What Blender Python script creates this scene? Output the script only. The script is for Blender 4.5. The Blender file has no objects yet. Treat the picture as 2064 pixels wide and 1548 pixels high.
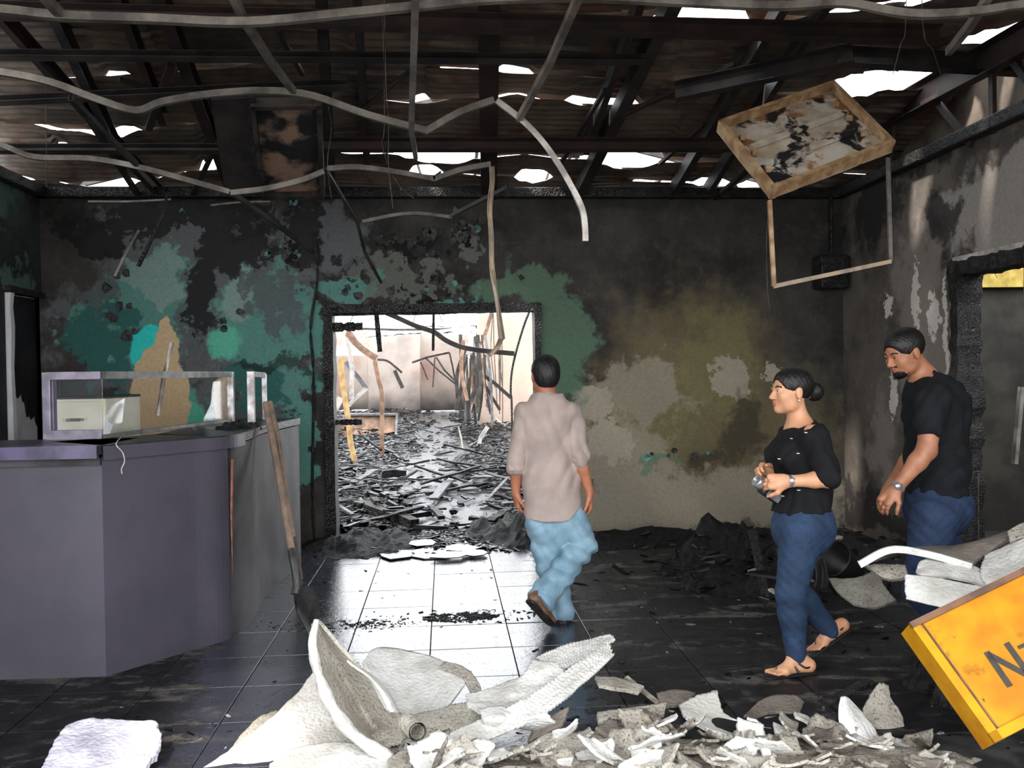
import bpy, bmesh, math, random
import numpy as np
from mathutils import Vector, Matrix, noise as mnoise

# ------------------------------------------------------------------ camera, sky, sun, exposure
SC = bpy.context.scene
COL = SC.collection
F_PX = 1750.0
CAM = Vector((0.0, 0.0, 1.5))
CR = (Matrix.Rotation(math.radians(-4.44), 3, 'Z') @ Matrix.Rotation(math.radians(90 - 0.72), 3, 'X')
      @ Matrix.Rotation(math.radians(-0.86), 3, 'Z'))
cam_data = bpy.data.cameras.new('camera')
cam_data.sensor_width = 36.0
cam_data.lens = F_PX / 2064.0 * 36.0
cam_data.clip_end = 300
cam = bpy.data.objects.new('camera', cam_data)
cam.matrix_world = Matrix.Translation(CAM) @ CR.to_4x4()
COL.objects.link(cam)
SC.camera = cam

SKY_STRENGTH = 1.0
world = bpy.data.worlds.new('overcast_sky')
SC.world = world
world.use_nodes = True
_bg = world.node_tree.nodes['Background']
_bg.inputs['Color'].default_value = (0.92, 0.96, 1.0, 1)
_bg.inputs['Strength'].default_value = SKY_STRENGTH
sun_data = bpy.data.lights.new('sun', 'SUN')
sun_data.energy = 1.6
sun_data.angle = math.radians(6)
sun_data.color = (1.0, 0.93, 0.84)
sun = bpy.data.objects.new('sun', sun_data)
sun.rotation_euler = (math.radians(4), math.radians(-36), 0)   # high, from the left
COL.objects.link(sun)
SC.view_settings.view_transform = 'Standard'
SC.view_settings.look = 'None'
SC.view_settings.gamma = 1.0
SC.view_settings.use_curve_mapping = False
SC.view_settings.exposure = 2.7

# ------------------------------------------------------------------ measuring helpers
def ray(px, py):
    return CR @ Vector(((px - 1032) / F_PX, -(py - 774) / F_PX, -1.0))
def at(px, py, Y):
    v = ray(px, py); return CAM + v * (Y / v.y)
def atX(px, py, X):
    v = ray(px, py); return CAM + v * (X / v.x)
def gnd(px, py, z=0.0):
    v = ray(px, py); return CAM + v * ((z - CAM.z) / v.z)
ROOF_S = 0.29
YB = 7.85
ZW = 3.10
def roofz(Y):
    return ZW + 0.10 + ROOF_S * (YB + 0.1 - Y)
def atroof(px, py, drop=0.0):
    v = ray(px, py)
    # 1.5 + v.z t = c - s * v.y t
    c = ZW + 0.10 + ROOF_S * (YB + 0.1) - drop
    den = v.z + ROOF_S * v.y
    return CAM + v * ((c - CAM.z) / den)

def S(r, g, b):
    def f(c):
        c /= 255.0
        return c / 12.92 if c <= 0.04045 else ((c + 0.055) / 1.055) ** 2.4
    return (f(r), f(g), f(b), 1.0)

# ------------------------------------------------------------------ object helpers
def tag(o, label=None, cat=None, group=None, kind=None):
    if label: o['label'] = label
    if cat: o['category'] = cat
    if group: o['group'] = group
    if kind: o['kind'] = kind
    return o
def empty(name, loc=(0, 0, 0), label=None, cat=None, group=None, rot=None):
    o = bpy.data.objects.new(name, None); COL.objects.link(o)
    o.location = loc
    if rot: o.rotation_euler = rot
    o.empty_display_size = 0.1
    return tag(o, label, cat, group)
def meshobj(name, verts, faces, mat, parent=None, smooth=False, mats=None, fmi=None, base=None):
    me = bpy.data.meshes.new(name)
    me.from_pydata([tuple(v) for v in verts], [], faces)
    for m in (mats or [mat]):
        me.materials.append(m)
    if fmi is not None:
        me.polygons.foreach_set('material_index', fmi)
    if smooth:
        me.polygons.foreach_set('use_smooth', [True] * len(me.polygons))
    me.update()
    o = bpy.data.objects.new(name, me); COL.objects.link(o)
    if parent is not None:
        o.parent = parent
        o.matrix_parent_inverse = Matrix.Translation(-Vector(parent.location)) if parent.type == 'EMPTY' and tuple(parent.rotation_euler) == (0, 0, 0) else parent.matrix_basis.inverted()
    return o
class MB:
    """collects boxes, bars and sweeps (world coordinates) into ONE mesh object"""
    def __init__(self): self.v = []; self.f = []
    def add(self, v, f):
        n = len(self.v); self.v += [Vector(p) for p in v]; self.f += [tuple(i + n for i in q) for q in f]; return self
    def box(self, c, s, rot=None, bev=0.0):
        hx, hy, hz = s[0] / 2, s[1] / 2, s[2] / 2
        c = Vector(c)
        pts = []
        if bev <= 0:
            pts = [(x, y, z) for z in (-hz, hz) for y in (-hy, hy) for x in (-hx, hx)]
            fs = [(0, 2, 3, 1), (4, 5, 7, 6), (0, 1, 5, 4), (2, 6, 7, 3), (0, 4, 6, 2), (1, 3, 7, 5)]
        else:
            bm = bmesh.new(); bmesh.ops.create_cube(bm, size=1.0)
            for q in bm.verts: q.co = Vector((q.co.x * s[0], q.co.y * s[1], q.co.z * s[2]))
            bmesh.ops.bevel(bm, geom=bm.edges[:], offset=bev, segments=2, affect='EDGES', profile=0.5)
            bm.verts.index_update()
            pts = [tuple(q.co) for q in bm.verts]; fs = [tuple(q.index for q in f.verts) for f in bm.faces]
            bm.free()
        M = rot if rot is not None else Matrix.Identity(3)
        return self.add([c + M @ Vector(p) for p in pts], fs)
    def quadbox(self, a, b, c, d, n):
        """slab on the quad a,b,c,d, thickness vector n"""
        n = Vector(n); p = [Vector(q) for q in (a, b, c, d)]
        return self.add(p + [q + n for q in p], [(3, 2, 1, 0), (4, 5, 6, 7), (0, 1, 5, 4), (1, 2, 6, 5), (2, 3, 7, 6), (3, 0, 4, 7)])
    def sweep(self, pts, prof, up=(0, 0, 1), closed=True, scale=None, cap=True, twist=None):
        pts = [Vector(p) for p in pts]; n = len(pts); m = len(prof)
        up = Vector(up); V = []
        for i, p in enumerate(pts):
            if i == 0: t = pts[1] - pts[0]
            elif i == n - 1: t = pts[-1] - pts[-2]
            else: t = (pts[i + 1] - p).normalized() + (p - pts[i - 1]).normalized()
            t.normalize()
            s_ = t.cross(up)
            if s_.length < 1e-4: s_ = t.cross(Vector((0.3, 1, 0.1)))
            s_.normalize(); u_ = s_.cross(t).normalized()
            if twist:
                q = Matrix.Rotation(twist * i / (n - 1), 3, t); s_ = q @ s_; u_ = q @ u_
            k = scale[i] if scale else 1.0
            for (a, b) in prof: V.append(p + s_ * a * k + u_ * b * k)
        Fc = []
        for i in range(n - 1):
            for j in range(m if closed else m - 1):
                j2 = (j + 1) % m
                Fc.append((i * m + j, i * m + j2, (i + 1) * m + j2, (i + 1) * m + j))
        if cap and closed:
            Fc.append(tuple(range(m - 1, -1, -1))); Fc.append(tuple((n - 1) * m + j for j in range(m)))
        return self.add(V, Fc)
    def rod(self, pts, r, seg=8, scale=None):
        return self.sweep(pts, [(r * math.cos(2 * math.pi * j / seg), r * math.sin(2 * math.pi * j / seg)) for j in range(seg)], scale=scale)
    def lathe(self, prof, c=(0, 0, 0), seg=24, M=None):
        V = []; Fc = []; m = len(prof); c = Vector(c); M = M or Matrix.Identity(3)
        for i in range(seg):
            a = 2 * math.pi * i / seg
            for (r, z) in prof: V.append(c + M @ Vector((r * math.cos(a), r * math.sin(a), z)))
        for i in range(seg):
            i2 = (i + 1) % seg
            for j in range(m - 1): Fc.append((i * m + j, i2 * m + j, i2 * m + j + 1, i * m + j + 1))
        return self.add(V, Fc)
    def build(self, name, mat, parent=None, smooth=False):
        return meshobj(name, self.v, self.f, mat, parent, smooth)
def smoothline(pts, n=6):
    """Catmull-Rom through 3D points"""
    pts = [Vector(p) for p in pts]; P = [pts[0] * 2 - pts[1]] + pts + [pts[-1] * 2 - pts[-2]]; out = []
    for i in range(1, len(P) - 2):
        for k in range(n):
            t = k / n; a, b, c, d = P[i - 1], P[i], P[i + 1], P[i + 2]
            out.append(0.5 * ((2 * b) + (c - a) * t + (2 * a - 5 * b + 4 * c - d) * t * t + (3 * b - a - 3 * c + d) * t ** 3))
    out.append(pts[-1]); return out

# ------------------------------------------------------------------ material helpers
class NT:
    def __init__(self, name, rough=0.7, metal=0.0, spec=0.5):
        self.mat = bpy.data.materials.new(name); self.mat.use_nodes = True
        self.t = self.mat.node_tree; self.b = self.t.nodes['Principled BSDF']
        self.b.inputs['Roughness'].default_value = rough; self.b.inputs['Metallic'].default_value = metal
        self.b.inputs['Specular IOR Level'].default_value = spec
        self._pos = None
    def n(self, kind, **kw):
        nd = self.t.nodes.new(kind)
        for k, v in kw.items():
            if k in nd.inputs: self.set(nd.inputs[k], v)
            else: setattr(nd, k, v)
        return nd
    def set(self, sock, v):
        if hasattr(v, 'is_output'): self.t.links.new(v, sock)
        else: sock.default_value = v
    def pos(self, obj=False):
        if self._pos is None:
            self._pos = self.n('ShaderNodeTexCoord').outputs['Object'] if obj else self.n('ShaderNodeNewGeometry').outputs['Position']
        return self._pos
    def noise(self, scale, detail=4.0, rough=0.55, dist=0.0, vec=None, color=False):
        nd = self.n('ShaderNodeTexNoise')
        self.set(nd.inputs['Vector'], vec if vec is not None else self.pos())
        nd.inputs['Scale'].default_value = scale; nd.inputs['Detail'].default_value = detail
        nd.inputs['Roughness'].default_value = rough; nd.inputs['Distortion'].default_value = dist
        return nd.outputs['Color' if color else 'Fac']
    def voro(self, scale, feature='F1', out='Distance', vec=None, rnd=1.0):
        nd = self.n('ShaderNodeTexVoronoi'); nd.feature = feature
        self.set(nd.inputs['Vector'], vec if vec is not None else self.pos()); nd.inputs['Scale'].default_value = scale
        nd.inputs['Randomness'].default_value = rnd
        return nd.outputs[out]
    def math(self, op, a, b=0.0, c=None, clamp=False):
        nd = self.n('ShaderNodeMath'); nd.operation = op; nd.use_clamp = clamp
        self.set(nd.inputs[0], a); self.set(nd.inputs[1], b)
        if c is not None: self.set(nd.inputs[2], c)
        return nd.outputs[0]
    def vmath(self, op, a, b=None):
        nd = self.n('ShaderNodeVectorMath'); nd.operation = op
        self.set(nd.inputs[0], a)
        if b is not None: self.set(nd.inputs[1], b)
        return nd.outputs['Value'] if op in ('LENGTH', 'DOT_PRODUCT') else nd.outputs['Vector']
    def rng(self, v, a, b, c=0.0, d=1.0, smooth=True):
        nd = self.n('ShaderNodeMapRange'); nd.interpolation_type = 'SMOOTHSTEP' if smooth else 'LINEAR'
        self.set(nd.inputs['Value'], v)
        for k, x in zip(('From Min', 'From Max', 'To Min', 'To Max'), (a, b, c, d)): self.set(nd.inputs[k], x)
        return nd.outputs['Result']
    def mix(self, fac, a, b, mode='MIX'):
        nd = self.n('ShaderNodeMix'); nd.data_type = 'RGBA'; nd.blend_type = mode; nd.clamp_factor = True
        self.set(nd.inputs['Factor'], fac); self.set(nd.inputs['A'], a) if False else None
        self.set(nd.inputs[6], a); self.set(nd.inputs[7], b)
        return nd.outputs[2]
    def ramp(self, fac, stops):
        nd = self.n('ShaderNodeValToRGB'); self.set(nd.inputs[0], fac); el = nd.color_ramp.elements
        while len(el) < len(stops): el.new(0.5)
        for e, (p, c) in zip(el, stops): e.position = p; e.color = c
        return nd.outputs[0]
    def bump(self, h, strength=0.3, dist=0.02, prev=None):
        nd = self.n('ShaderNodeBump'); self.set(nd.inputs['Height'], h)
        nd.inputs['Strength'].default_value = strength; nd.inputs['Distance'].default_value = dist
        if prev is not None: self.set(nd.inputs['Normal'], prev)
        self.t.links.new(nd.outputs[0], self.b.inputs['Normal']); return nd.outputs[0]
    def col(self, c): self.set(self.b.inputs['Base Color'], c); return self
    def ro(self, r): self.set(self.b.inputs['Roughness'], r); return self
    def blobs(self, lst, vec, ax):
        """max over elliptical blobs (a, b, ra, rb) in the plane of axes ax; 1 in the centre, 0 on the rim"""
        out = None
        for (a, b, ra, rb) in lst:
            c = [0, 0, 0]; s = [0, 0, 0]
            c[ax[0]], c[ax[1]] = a, b; s[ax[0]], s[ax[1]] = 1 / ra, 1 / rb
            q = self.vmath('LENGTH', self.vmath('MULTIPLY', self.vmath('SUBTRACT', vec, tuple(c)), tuple(s)))
            m = self.math('SUBTRACT', 1.0, q)
            out = m if out is None else self.math('MAXIMUM', out, m)
        return out
def simple(name, c1, c2=None, scale=8.0, rough=0.7, metal=0.0, bump=0.0, bscale=60.0, spec=0.5, obj=False, detail=5, lo=0.35, hi=0.65, bdist=0.01):
    m = NT(name, rough, metal, spec); m.pos(obj)
    if c2: m.col(m.mix(m.rng(m.noise(scale, detail), lo, hi), c1, c2))
    else: m.col(c1)
    if bump: m.bump(m.noise(bscale, 4), bump, bdist)
    return m.mat
# ------------------------------------------------------------------ large structure
random.seed(7)
XL, XR = -3.48, 3.72
def wpx(px, py, rx, ry):
    """a blob on the back wall given in photograph pixels"""
    p = at(px, py, YB); k = YB / F_PX
    return (p.x, p.z, rx * k, ry * k)
def rpx(px, py, ry_, rz):
    p = atX(px, py, XR); return (p.y, p.z, ry_, rz)
def lpx(px, py, ry_, rz):
    p = atX(px, py, XL); return (p.y, p.z, ry_, rz)

def wall_paint(name, ax, layers, c_dark, c_mid, rough=0.85, flake=True):
    m = NT(name, rough, 0, 0.35)
    P = m.pos()
    n_big = m.noise(1.7, 5, 0.6)
    n_mid = m.noise(7.0, 6, 0.62)
    n_fin = m.noise(42.0, 5, 0.7)
    wob = m.vmath('SUBTRACT', m.noise(2.6, 6, 0.62, color=True), (0.5, 0.5, 0.5))
    base = m.mix(m.rng(n_big, 0.32, 0.68), c_dark, c_mid)
    base = m.mix(m.rng(n_mid, 0.45, 0.75, 0, 0.6), base, tuple(x * 1.5 for x in c_mid[:3]) + (1,))
    base = m.mix(m.rng(n_fin, 0.5, 0.8, 0, 0.5), base, tuple(x * 0.5 for x in c_dark[:3]) + (1,))
    hgt = m.math('MULTIPLY', n_mid, 0.4)
    for L in layers:
        amp = L.get('amp', 0.9)
        vec = m.vmath('ADD', P, m.vmath('MULTIPLY', wob, (amp, amp, amp)))
        b = m.blobs(L['b'], vec, ax)
        ns = m.noise(L.get('ns', 9.0), 6, 0.65)
        b = m.math('ADD', b, m.math('MULTIPLY', m.math('SUBTRACT', ns, 0.5), L.get('nz', 1.0)))
        s = L.get('soft', 0.12)
        mask = m.rng(b, L.get('th', 0.25), L.get('th', 0.25) + s)
        if L.get('op', 1.0) < 1.0: mask = m.math('MULTIPLY', mask, L['op'])
        c = L['c']
        cv = m.mix(m.rng(n_fin, 0.3, 0.75), tuple(x * 0.86 for x in c[:3]) + (1,), tuple(min(1, x * 1.1) for x in c[:3]) + (1,))
        base = m.mix(mask, base, cv)
        hgt = m.math('ADD', hgt, m.math('MULTIPLY', mask, L.get('h', 0.25)))
    m.col(base)
    nb = m.bump(hgt, 0.5, 0.012)
    m.bump(m.noise(120.0, 3, 0.6), 0.35, 0.004, nb)
    return m.mat

TURQ = S(88, 134, 124); TURQ_B = S(50, 205, 195); TURQ_D = S(50, 98, 92)
back_layers = [
    dict(c=S(112, 100, 74), b=[wpx(1400, 790, 260, 270), wpx(1500, 900, 260, 260)], soft=0.7, th=-0.05, nz=0.9, ns=5, op=0.85),
    dict(c=S(120, 114, 76), b=[wpx(1450, 740, 110, 170), wpx(1290, 840, 170, 120)], soft=0.6, th=0.05, nz=1.0, ns=11, op=0.8),
    dict(c=S(150, 140, 122), b=[wpx(1400, 1040, 420, 110), wpx(1260, 960, 130, 150), wpx(1290, 790, 120, 70)], soft=0.3, th=0.05, nz=1.1, ns=8, op=0.85),
    dict(c=S(160, 150, 132), b=[wpx(1196, 808, 45, 48), wpx(1225, 890, 60, 55), wpx(1470, 760, 45, 55), wpx(1560, 740, 30, 30)], soft=0.06, th=0.2, nz=1.3, ns=10, amp=0.5),
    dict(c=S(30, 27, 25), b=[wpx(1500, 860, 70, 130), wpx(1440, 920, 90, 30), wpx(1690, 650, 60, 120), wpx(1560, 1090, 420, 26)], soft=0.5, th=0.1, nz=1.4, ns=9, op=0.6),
    dict(c=S(94, 122, 100), b=[wpx(1120, 700, 95, 200), wpx(1090, 580, 90, 60), wpx(1330, 918, 80, 16), wpx(1010, 590, 120, 40)], soft=0.3, th=0.15, nz=1.2, ns=8, op=0.8),
    dict(c=S(98, 100, 102), b=[wpx(400, 640, 330, 220), wpx(330, 480, 200, 80), wpx(640, 480, 120, 80)], soft=0.25, th=0.1, nz=1.5, ns=5, op=0.85),
    dict(c=TURQ, b=[wpx(270, 640, 160, 120), wpx(310, 560, 80, 80), wpx(470, 640, 70, 120), wpx(560, 690, 110, 190), wpx(610, 900, 30, 140), wpx(420, 840, 60, 60), wpx(700, 580, 70, 35)], soft=0.12, th=0.18, nz=1.4, ns=6),
    dict(c=S(128, 150, 144), b=[wpx(310, 560, 70, 80), wpx(480, 600, 50, 70)], soft=0.15, th=0.2, nz=1.3, ns=6, op=0.9),
    dict(c=S(86, 88, 90), b=[wpx(400, 640, 60, 140), wpx(560, 600, 90, 110), wpx(200, 600, 70, 70), wpx(520, 820, 60, 60)], soft=0.2, th=0.3, nz=1.9, ns=7, op=0.85),
    dict(c=TURQ_D, b=[wpx(200, 690, 80, 90), wpx(240, 800, 40, 40), wpx(520, 760, 90, 60)], soft=0.14, th=0.2, nz=1.3, ns=7),
    dict(c=S(92, 178, 150), b=[wpx(455, 690, 40, 44), wpx(390, 830, 32, 46)], soft=0.35, th=0.05, nz=0.8, ns=6, amp=0.35),
    dict(c=TURQ_B, b=[wpx(298, 705, 44, 56)], soft=0.08, th=0.12, nz=0.4, ns=5, amp=0.3),
    dict(c=S(205, 176, 138), b=[wpx(322, 800, 72, 120), wpx(335, 700, 24, 70), wpx(450, 800, 22, 50)], soft=0.07, th=0.14, nz=0.4, ns=5, amp=0.3),
    dict(c=S(26, 24, 25), b=[wpx(400, 600, 34, 110), wpx(470, 500, 90, 70), wpx(620, 470, 60, 90), wpx(190, 470, 80, 50), wpx(380, 440, 260, 46)], soft=0.14, th=0.2, nz=1.5, ns=7, op=0.9),
    dict(c=S(22, 20, 19), b=[wpx(560, 735, 130, 22)], soft=0.4, th=0.1, nz=1.0, ns=6, op=0.75),
    dict(c=S(104, 106, 98), b=[wpx(800, 560, 170, 90), wpx(940, 480, 60, 50)], soft=0.06, th=0.42, nz=2.4, ns=6, op=0.8),
    dict(c=S(12, 11, 11), b=[wpx(820, 490, 160, 70), wpx(930, 470, 70, 40), wpx(850, 580, 130, 25), wpx(580, 500, 60, 60)], soft=0.04, th=0.75, nz=2.4, ns=13, h=-0.4),
    dict(c=TURQ, b=[wpx(598, 420, 16, 20), wpx(365, 440, 14, 14), wpx(760, 560, 60, 40), wpx(880, 600, 160, 22)], soft=0.05, th=0.66, nz=2.2, ns=16),
]
M_WBACK = wall_paint('burnt_back_wall_paint', (0, 2), back_layers, S(34, 32, 31), S(66, 62, 57))
right_layers = [
    dict(c=S(150, 142, 136), b=[rpx(2010, 420, 1.0, 0.42), rpx(2090, 440, 1.0, 0.5)], soft=0.25, th=0.12, nz=1.0, ns=5),  # pale plaster patch, brightened by roof-hole light put into its colour
    dict(c=S(140, 130, 122), b=[rpx(1850, 640, 0.55, 1.3), rpx(1780, 900, 0.35, 0.7), rpx(1890, 800, 0.3, 0.9)], soft=0.5, th=0.1, nz=1.2, ns=6, op=0.7),
    dict(c=S(205, 196, 188), b=[rpx(1845, 590, 0.10, 0.36), rpx(1880, 640, 0.13, 0.25), rpx(1785, 620, 0.12, 0.16), rpx(1800, 800, 0.1, 0.3), rpx(1905, 700, 0.05, 0.9)], soft=0.06, th=0.35, nz=2.0, ns=13, amp=0.3),
    dict(c=S(24, 23, 24), b=[rpx(1760, 420, 0.7, 0.35), rpx(1900, 440, 0.22, 0.35), rpx(1820, 330, 0.9, 0.15)], soft=0.35, th=0.1, nz=1.4, ns=6, op=0.85),
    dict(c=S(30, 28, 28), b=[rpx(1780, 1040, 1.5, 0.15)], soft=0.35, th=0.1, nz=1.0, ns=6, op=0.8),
]
M_WRIGHT = wall_paint('burnt_right_wall_paint', (1, 2), right_layers, S(62, 57, 53), S(98, 91, 84))
left_layers = [
    dict(c=S(80, 104, 98), b=[lpx(20, 420, 0.4, 0.3), lpx(30, 560, 0.3, 0.14), lpx(128, 600, 0.2, 0.3), lpx(128, 800, 0.2, 0.6)], soft=0.3, th=0.15, nz=1.3, ns=6),
    dict(c=S(60, 64, 62), b=[lpx(80, 470, 0.9, 0.4)], soft=0.4, th=0.15, nz=1.6, ns=4, op=0.8),
]
M_WLEFT = wall_paint('burnt_left_wall_paint', (1, 2), left_layers, S(28, 29, 29), S(50, 52, 51))
M_CHAR = NT('charred_wood', 0.55, 0, 0.5)
M_CHAR.col(M_CHAR.mix(M_CHAR.rng(M_CHAR.noise(14, 6, 0.65), 0.4, 0.75), S(12, 11, 12), S(52, 48, 46)))
_v = M_CHAR.voro(46, 'DISTANCE_TO_EDGE'); M_CHAR.bump(M_CHAR.rng(_v, 0.0, 0.12), 0.8, 0.012)
M_CHAR = M_CHAR.mat
M_CHARO = NT('charred_wood_cracked', 0.5, 0, 0.15); M_CHARO.pos(True)
M_CHARO.col(M_CHARO.mix(M_CHARO.rng(M_CHARO.noise(9, 6, 0.65), 0.45, 0.75), S(9, 9, 10), S(40, 39, 39)))
M_CHARO.bump(M_CHARO.rng(M_CHARO.voro(30, 'DISTANCE_TO_EDGE'), 0.0, 0.12), 0.8, 0.012)
M_CHARO = M_CHARO.mat
M_CONC = simple('concrete_ground', S(120, 116, 108), S(90, 88, 84), 3, 0.9, bump=0.3)

# ---- floor of the front room: a slab and the tiles on it
floor = empty('floor', (0, 4, 0)); floor['kind'] = 'structure'
m = NT('grout_bed', 0.75)
m.col(m.mix(m.rng(m.noise(6, 5), 0.4, 0.65), S(22, 21, 22), S(64, 62, 62)))
M_GROUT = m.mat
MB().box((0, 2.45, -0.066), (7.6, 11.1, 0.12)).build('floor_slab', M_GROUT, floor)
m = NT('wet_sooty_tile', 0.2, 0, 1.0)
P = m.pos()
n1 = m.noise(1.1, 6, 0.62); n2 = m.noise(9, 6, 0.7); n3 = m.noise(70, 4, 0.7)
sq = m.vmath('MULTIPLY', P, (0.45, 1.6, 1.0))
n4 = m.noise(3.2, 7, 0.72, 0.6, vec=sq)
ash = m.rng(m.math('ADD', m.math('MULTIPLY', n4, 0.7), m.math('MULTIPLY', n2, 0.3)), 0.52, 0.60)
# wet, walked-clean strip leading to the doorway
strip = m.rng(m.vmath('LENGTH', m.vmath('MULTIPLY', m.vmath('SUBTRACT', P, (-0.25, 5.6, 0)), (0.75, 0.28, 0))), 0.35, 1.15, 1, 0)
wet = m.math('SUBTRACT', m.math('ADD', m.math('MULTIPLY', strip, 0.62), m.math('MULTIPLY', n1, 0.55)), m.math('MULTIPLY', m.math('SUBTRACT', n2, 0.5), 0.7))
wetm = m.rng(wet, 0.40, 0.56)
grit = m.rng(m.math('ADD', n3, m.math('MULTIPLY', m.math('SUBTRACT', n2, 0.5), 0.5)), 0.58, 0.66)
ashy = m.math('MULTIPLY', ash, m.math('SUBTRACT', 1.0, m.math('MULTIPLY', wetm, 0.75)))
c = m.mix(m.rng(n2, 0.35, 0.7), S(16, 15, 17), S(38, 37, 40))
c = m.mix(wetm, c, S(48, 50, 60))
c = m.mix(m.math('MULTIPLY', ashy, 0.75), c, S(96, 92, 86))
m.set(m.b.inputs['Specular IOR Level'], m.rng(wetm, 0, 1, 0.28, 1.0, False))
c = m.mix(m.math('MULTIPLY', grit, 0.7), c, S(12, 11, 12))
m.col(c)
m.ro(m.math('ADD', m.rng(wetm, 0, 1, 0.55, 0.06, False), m.math('MULTIPLY', grit, 0.3)))
b1 = m.bump(m.math('ADD', m.math('MULTIPLY', n3, 0.45), m.math('MULTIPLY', n2, 0.5)), 0.4, 0.006)
m.bump(m.noise(26, 3), 0.25, 0.004, b1)
M_TILE = m.mat
TS = 0.445
tile_me = None
x_line = -0.10; y_line = 5.60
k = 0
for j in range(-5, 6):
    for i in range(-8, 9):
        cx, cy = x_line + (i + 0.5) * TS, y_line + (j + 0.5) * TS
        if cx - TS / 2 < XL - 0.3 or cx + TS / 2 > XR + 0.2 or cy + TS / 2 > YB + 0.35: continue
        if tile_me is None:
            t = MB().box((0, 0, 0), (TS - 0.006, TS - 0.006, 0.012), bev=0.0015).build('tile', M_TILE, floor)
            tile_me = t.data; t.parent = floor; t.matrix_parent_inverse = Matrix()
        else:
            t = bpy.data.objects.new('tile', tile_me); COL.objects.link(t); t.parent = floor
        t.location = (cx, cy - 4, random.uniform(-0.0015, 0.0015))
        t.rotation_euler = (random.uniform(-.0022, .0022), random.uniform(-.0022, .0022), 0)

# ---- walls of the front room
dl, dr = at(655, 800, YB).x, at(1090, 800, YB).x
dtop = at(870, 614, YB).z
WT = 0.2
wb = MB()
wb.box(((XL + dl) / 2 - 0.1, YB + WT / 2, ZW / 2), (dl - XL + 0.2, WT, ZW))
wb.box(((XR + dr) / 2 + 0.1, YB + WT / 2, ZW / 2), (XR - dr + 0.2, WT, ZW))
wb.box(((dl + dr) / 2, YB + WT / 2, (ZW + dtop) / 2), (dr - dl, WT, ZW - dtop))
wall_back = wb.build('wall_back', M_WBACK); wall_back['kind'] = 'structure'
# right wall with door opening
ra = atX(1925, 700, XR).y; rtop = atX(1925, 530, XR).z; rb = ra - 1.0
wr = MB()
wr.box((XR + WT / 2, (ra + YB) / 2 + 0.1, ZW / 2), (WT, YB - ra + 0.2, ZW))
wr.box((XR + WT / 2, (rb + 1.0) / 2, ZW / 2), (WT, rb - 1.0, ZW))
wr.box((XR + WT / 2, (ra + rb) / 2, (ZW + rtop) / 2), (WT, ra - rb, ZW - rtop))
wall_right = wr.build('wall_right', M_WRIGHT); wall_right['kind'] = 'structure'
# left wall with door opening
lb = atX(118, 700, XL).y; la = lb - 0.95; ltop = atX(100, 595, XL).z
wl = MB()
wl.box((XL - WT / 2, (lb + YB) / 2 + 0.1, ZW / 2), (WT, YB - lb + 0.2, ZW))
wl.box((XL - WT / 2, (la + 1.0) / 2, ZW / 2), (WT, la - 1.0, ZW))
wl.box((XL - WT / 2, (la + lb) / 2, (ZW + ltop) / 2), (WT, lb - la, ZW - ltop))
wall_left = wl.build('wall_left', M_WLEFT); wall_left['kind'] = 'structure'

# peeled flakes of paint standing off the back wall
M_FLAKE = simple('peeled_paint_flake', S(70, 72, 68), S(30, 29, 28), 30, 0.8)
M_FLAKET = simple('peeled_turquoise_flake', S(96, 150, 138), S(60, 90, 84), 20, 0.8)
def flake(px, py, size, mat, seed):
    rnd = random.Random(seed); c = at(px, py, YB - 0.004); n = 7
    V = []; Fc = []
    ang = rnd.uniform(0, 6.28); curl = rnd.uniform(0.2, 0.6)
    rim = [size * rnd.uniform(0.55, 1.1) for _ in range(n)]
    for r, lift in ((0, 0), (0.6, 0.06), (1.0, 1.0)):
        for i in range(n):
            a = 2 * math.pi * i / n; q = max(0, math.cos(a - ang))
            V.append(c + Vector((r * rim[i] * math.cos(a), -0.001 - lift * q * size * curl, r * rim[i] * math.sin(a))))
    for k in range(2):
        for i in range(n): Fc.append((k * n + i, k * n + (i + 1) % n, (k + 1) * n + (i + 1) % n, (k + 1) * n + i))
    V2 = [v + Vector((0, -0.002, 0)) for v in V]; nn = len(V)
    Fc2 = [tuple(reversed([i + nn for i in f])) for f in Fc]
    rimf = [(2 * n + i, 2 * n + (i + 1) % n, nn + 2 * n + (i + 1) % n, nn + 2 * n + i) for i in range(n)]
    return meshobj('paint_flake', V + V2, Fc + Fc2 + rimf, mat, wall_back)
_sd = 0
for (cx, cy, sx, sy, n, s) in [(840, 480, 110, 45, 16, 0.05), (935, 470, 40, 30, 7, 0.05), (850, 580, 120, 18, 12, 0.045), (580, 520, 50, 60, 8, 0.05), (450, 640, 40, 50, 5, 0.05), (250, 640, 60, 60, 6, 0.06), (700, 580, 40, 15, 6, 0.035), (600, 425, 20, 10, 2, 0.05), (230, 560, 60, 50, 6, 0.05), (1340, 918, 60, 10, 6, 0.04)]:
    for _ in range(n):
        _sd += 1
        flake(random.gauss(cx, sx * 0.6), random.gauss(cy, sy * 0.6), s * random.uniform(0.4, 1.1), M_FLAKET if random.random() < (0.3 if cx < 700 or cx > 1200 else 0.1) else M_FLAKE, _sd)

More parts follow.
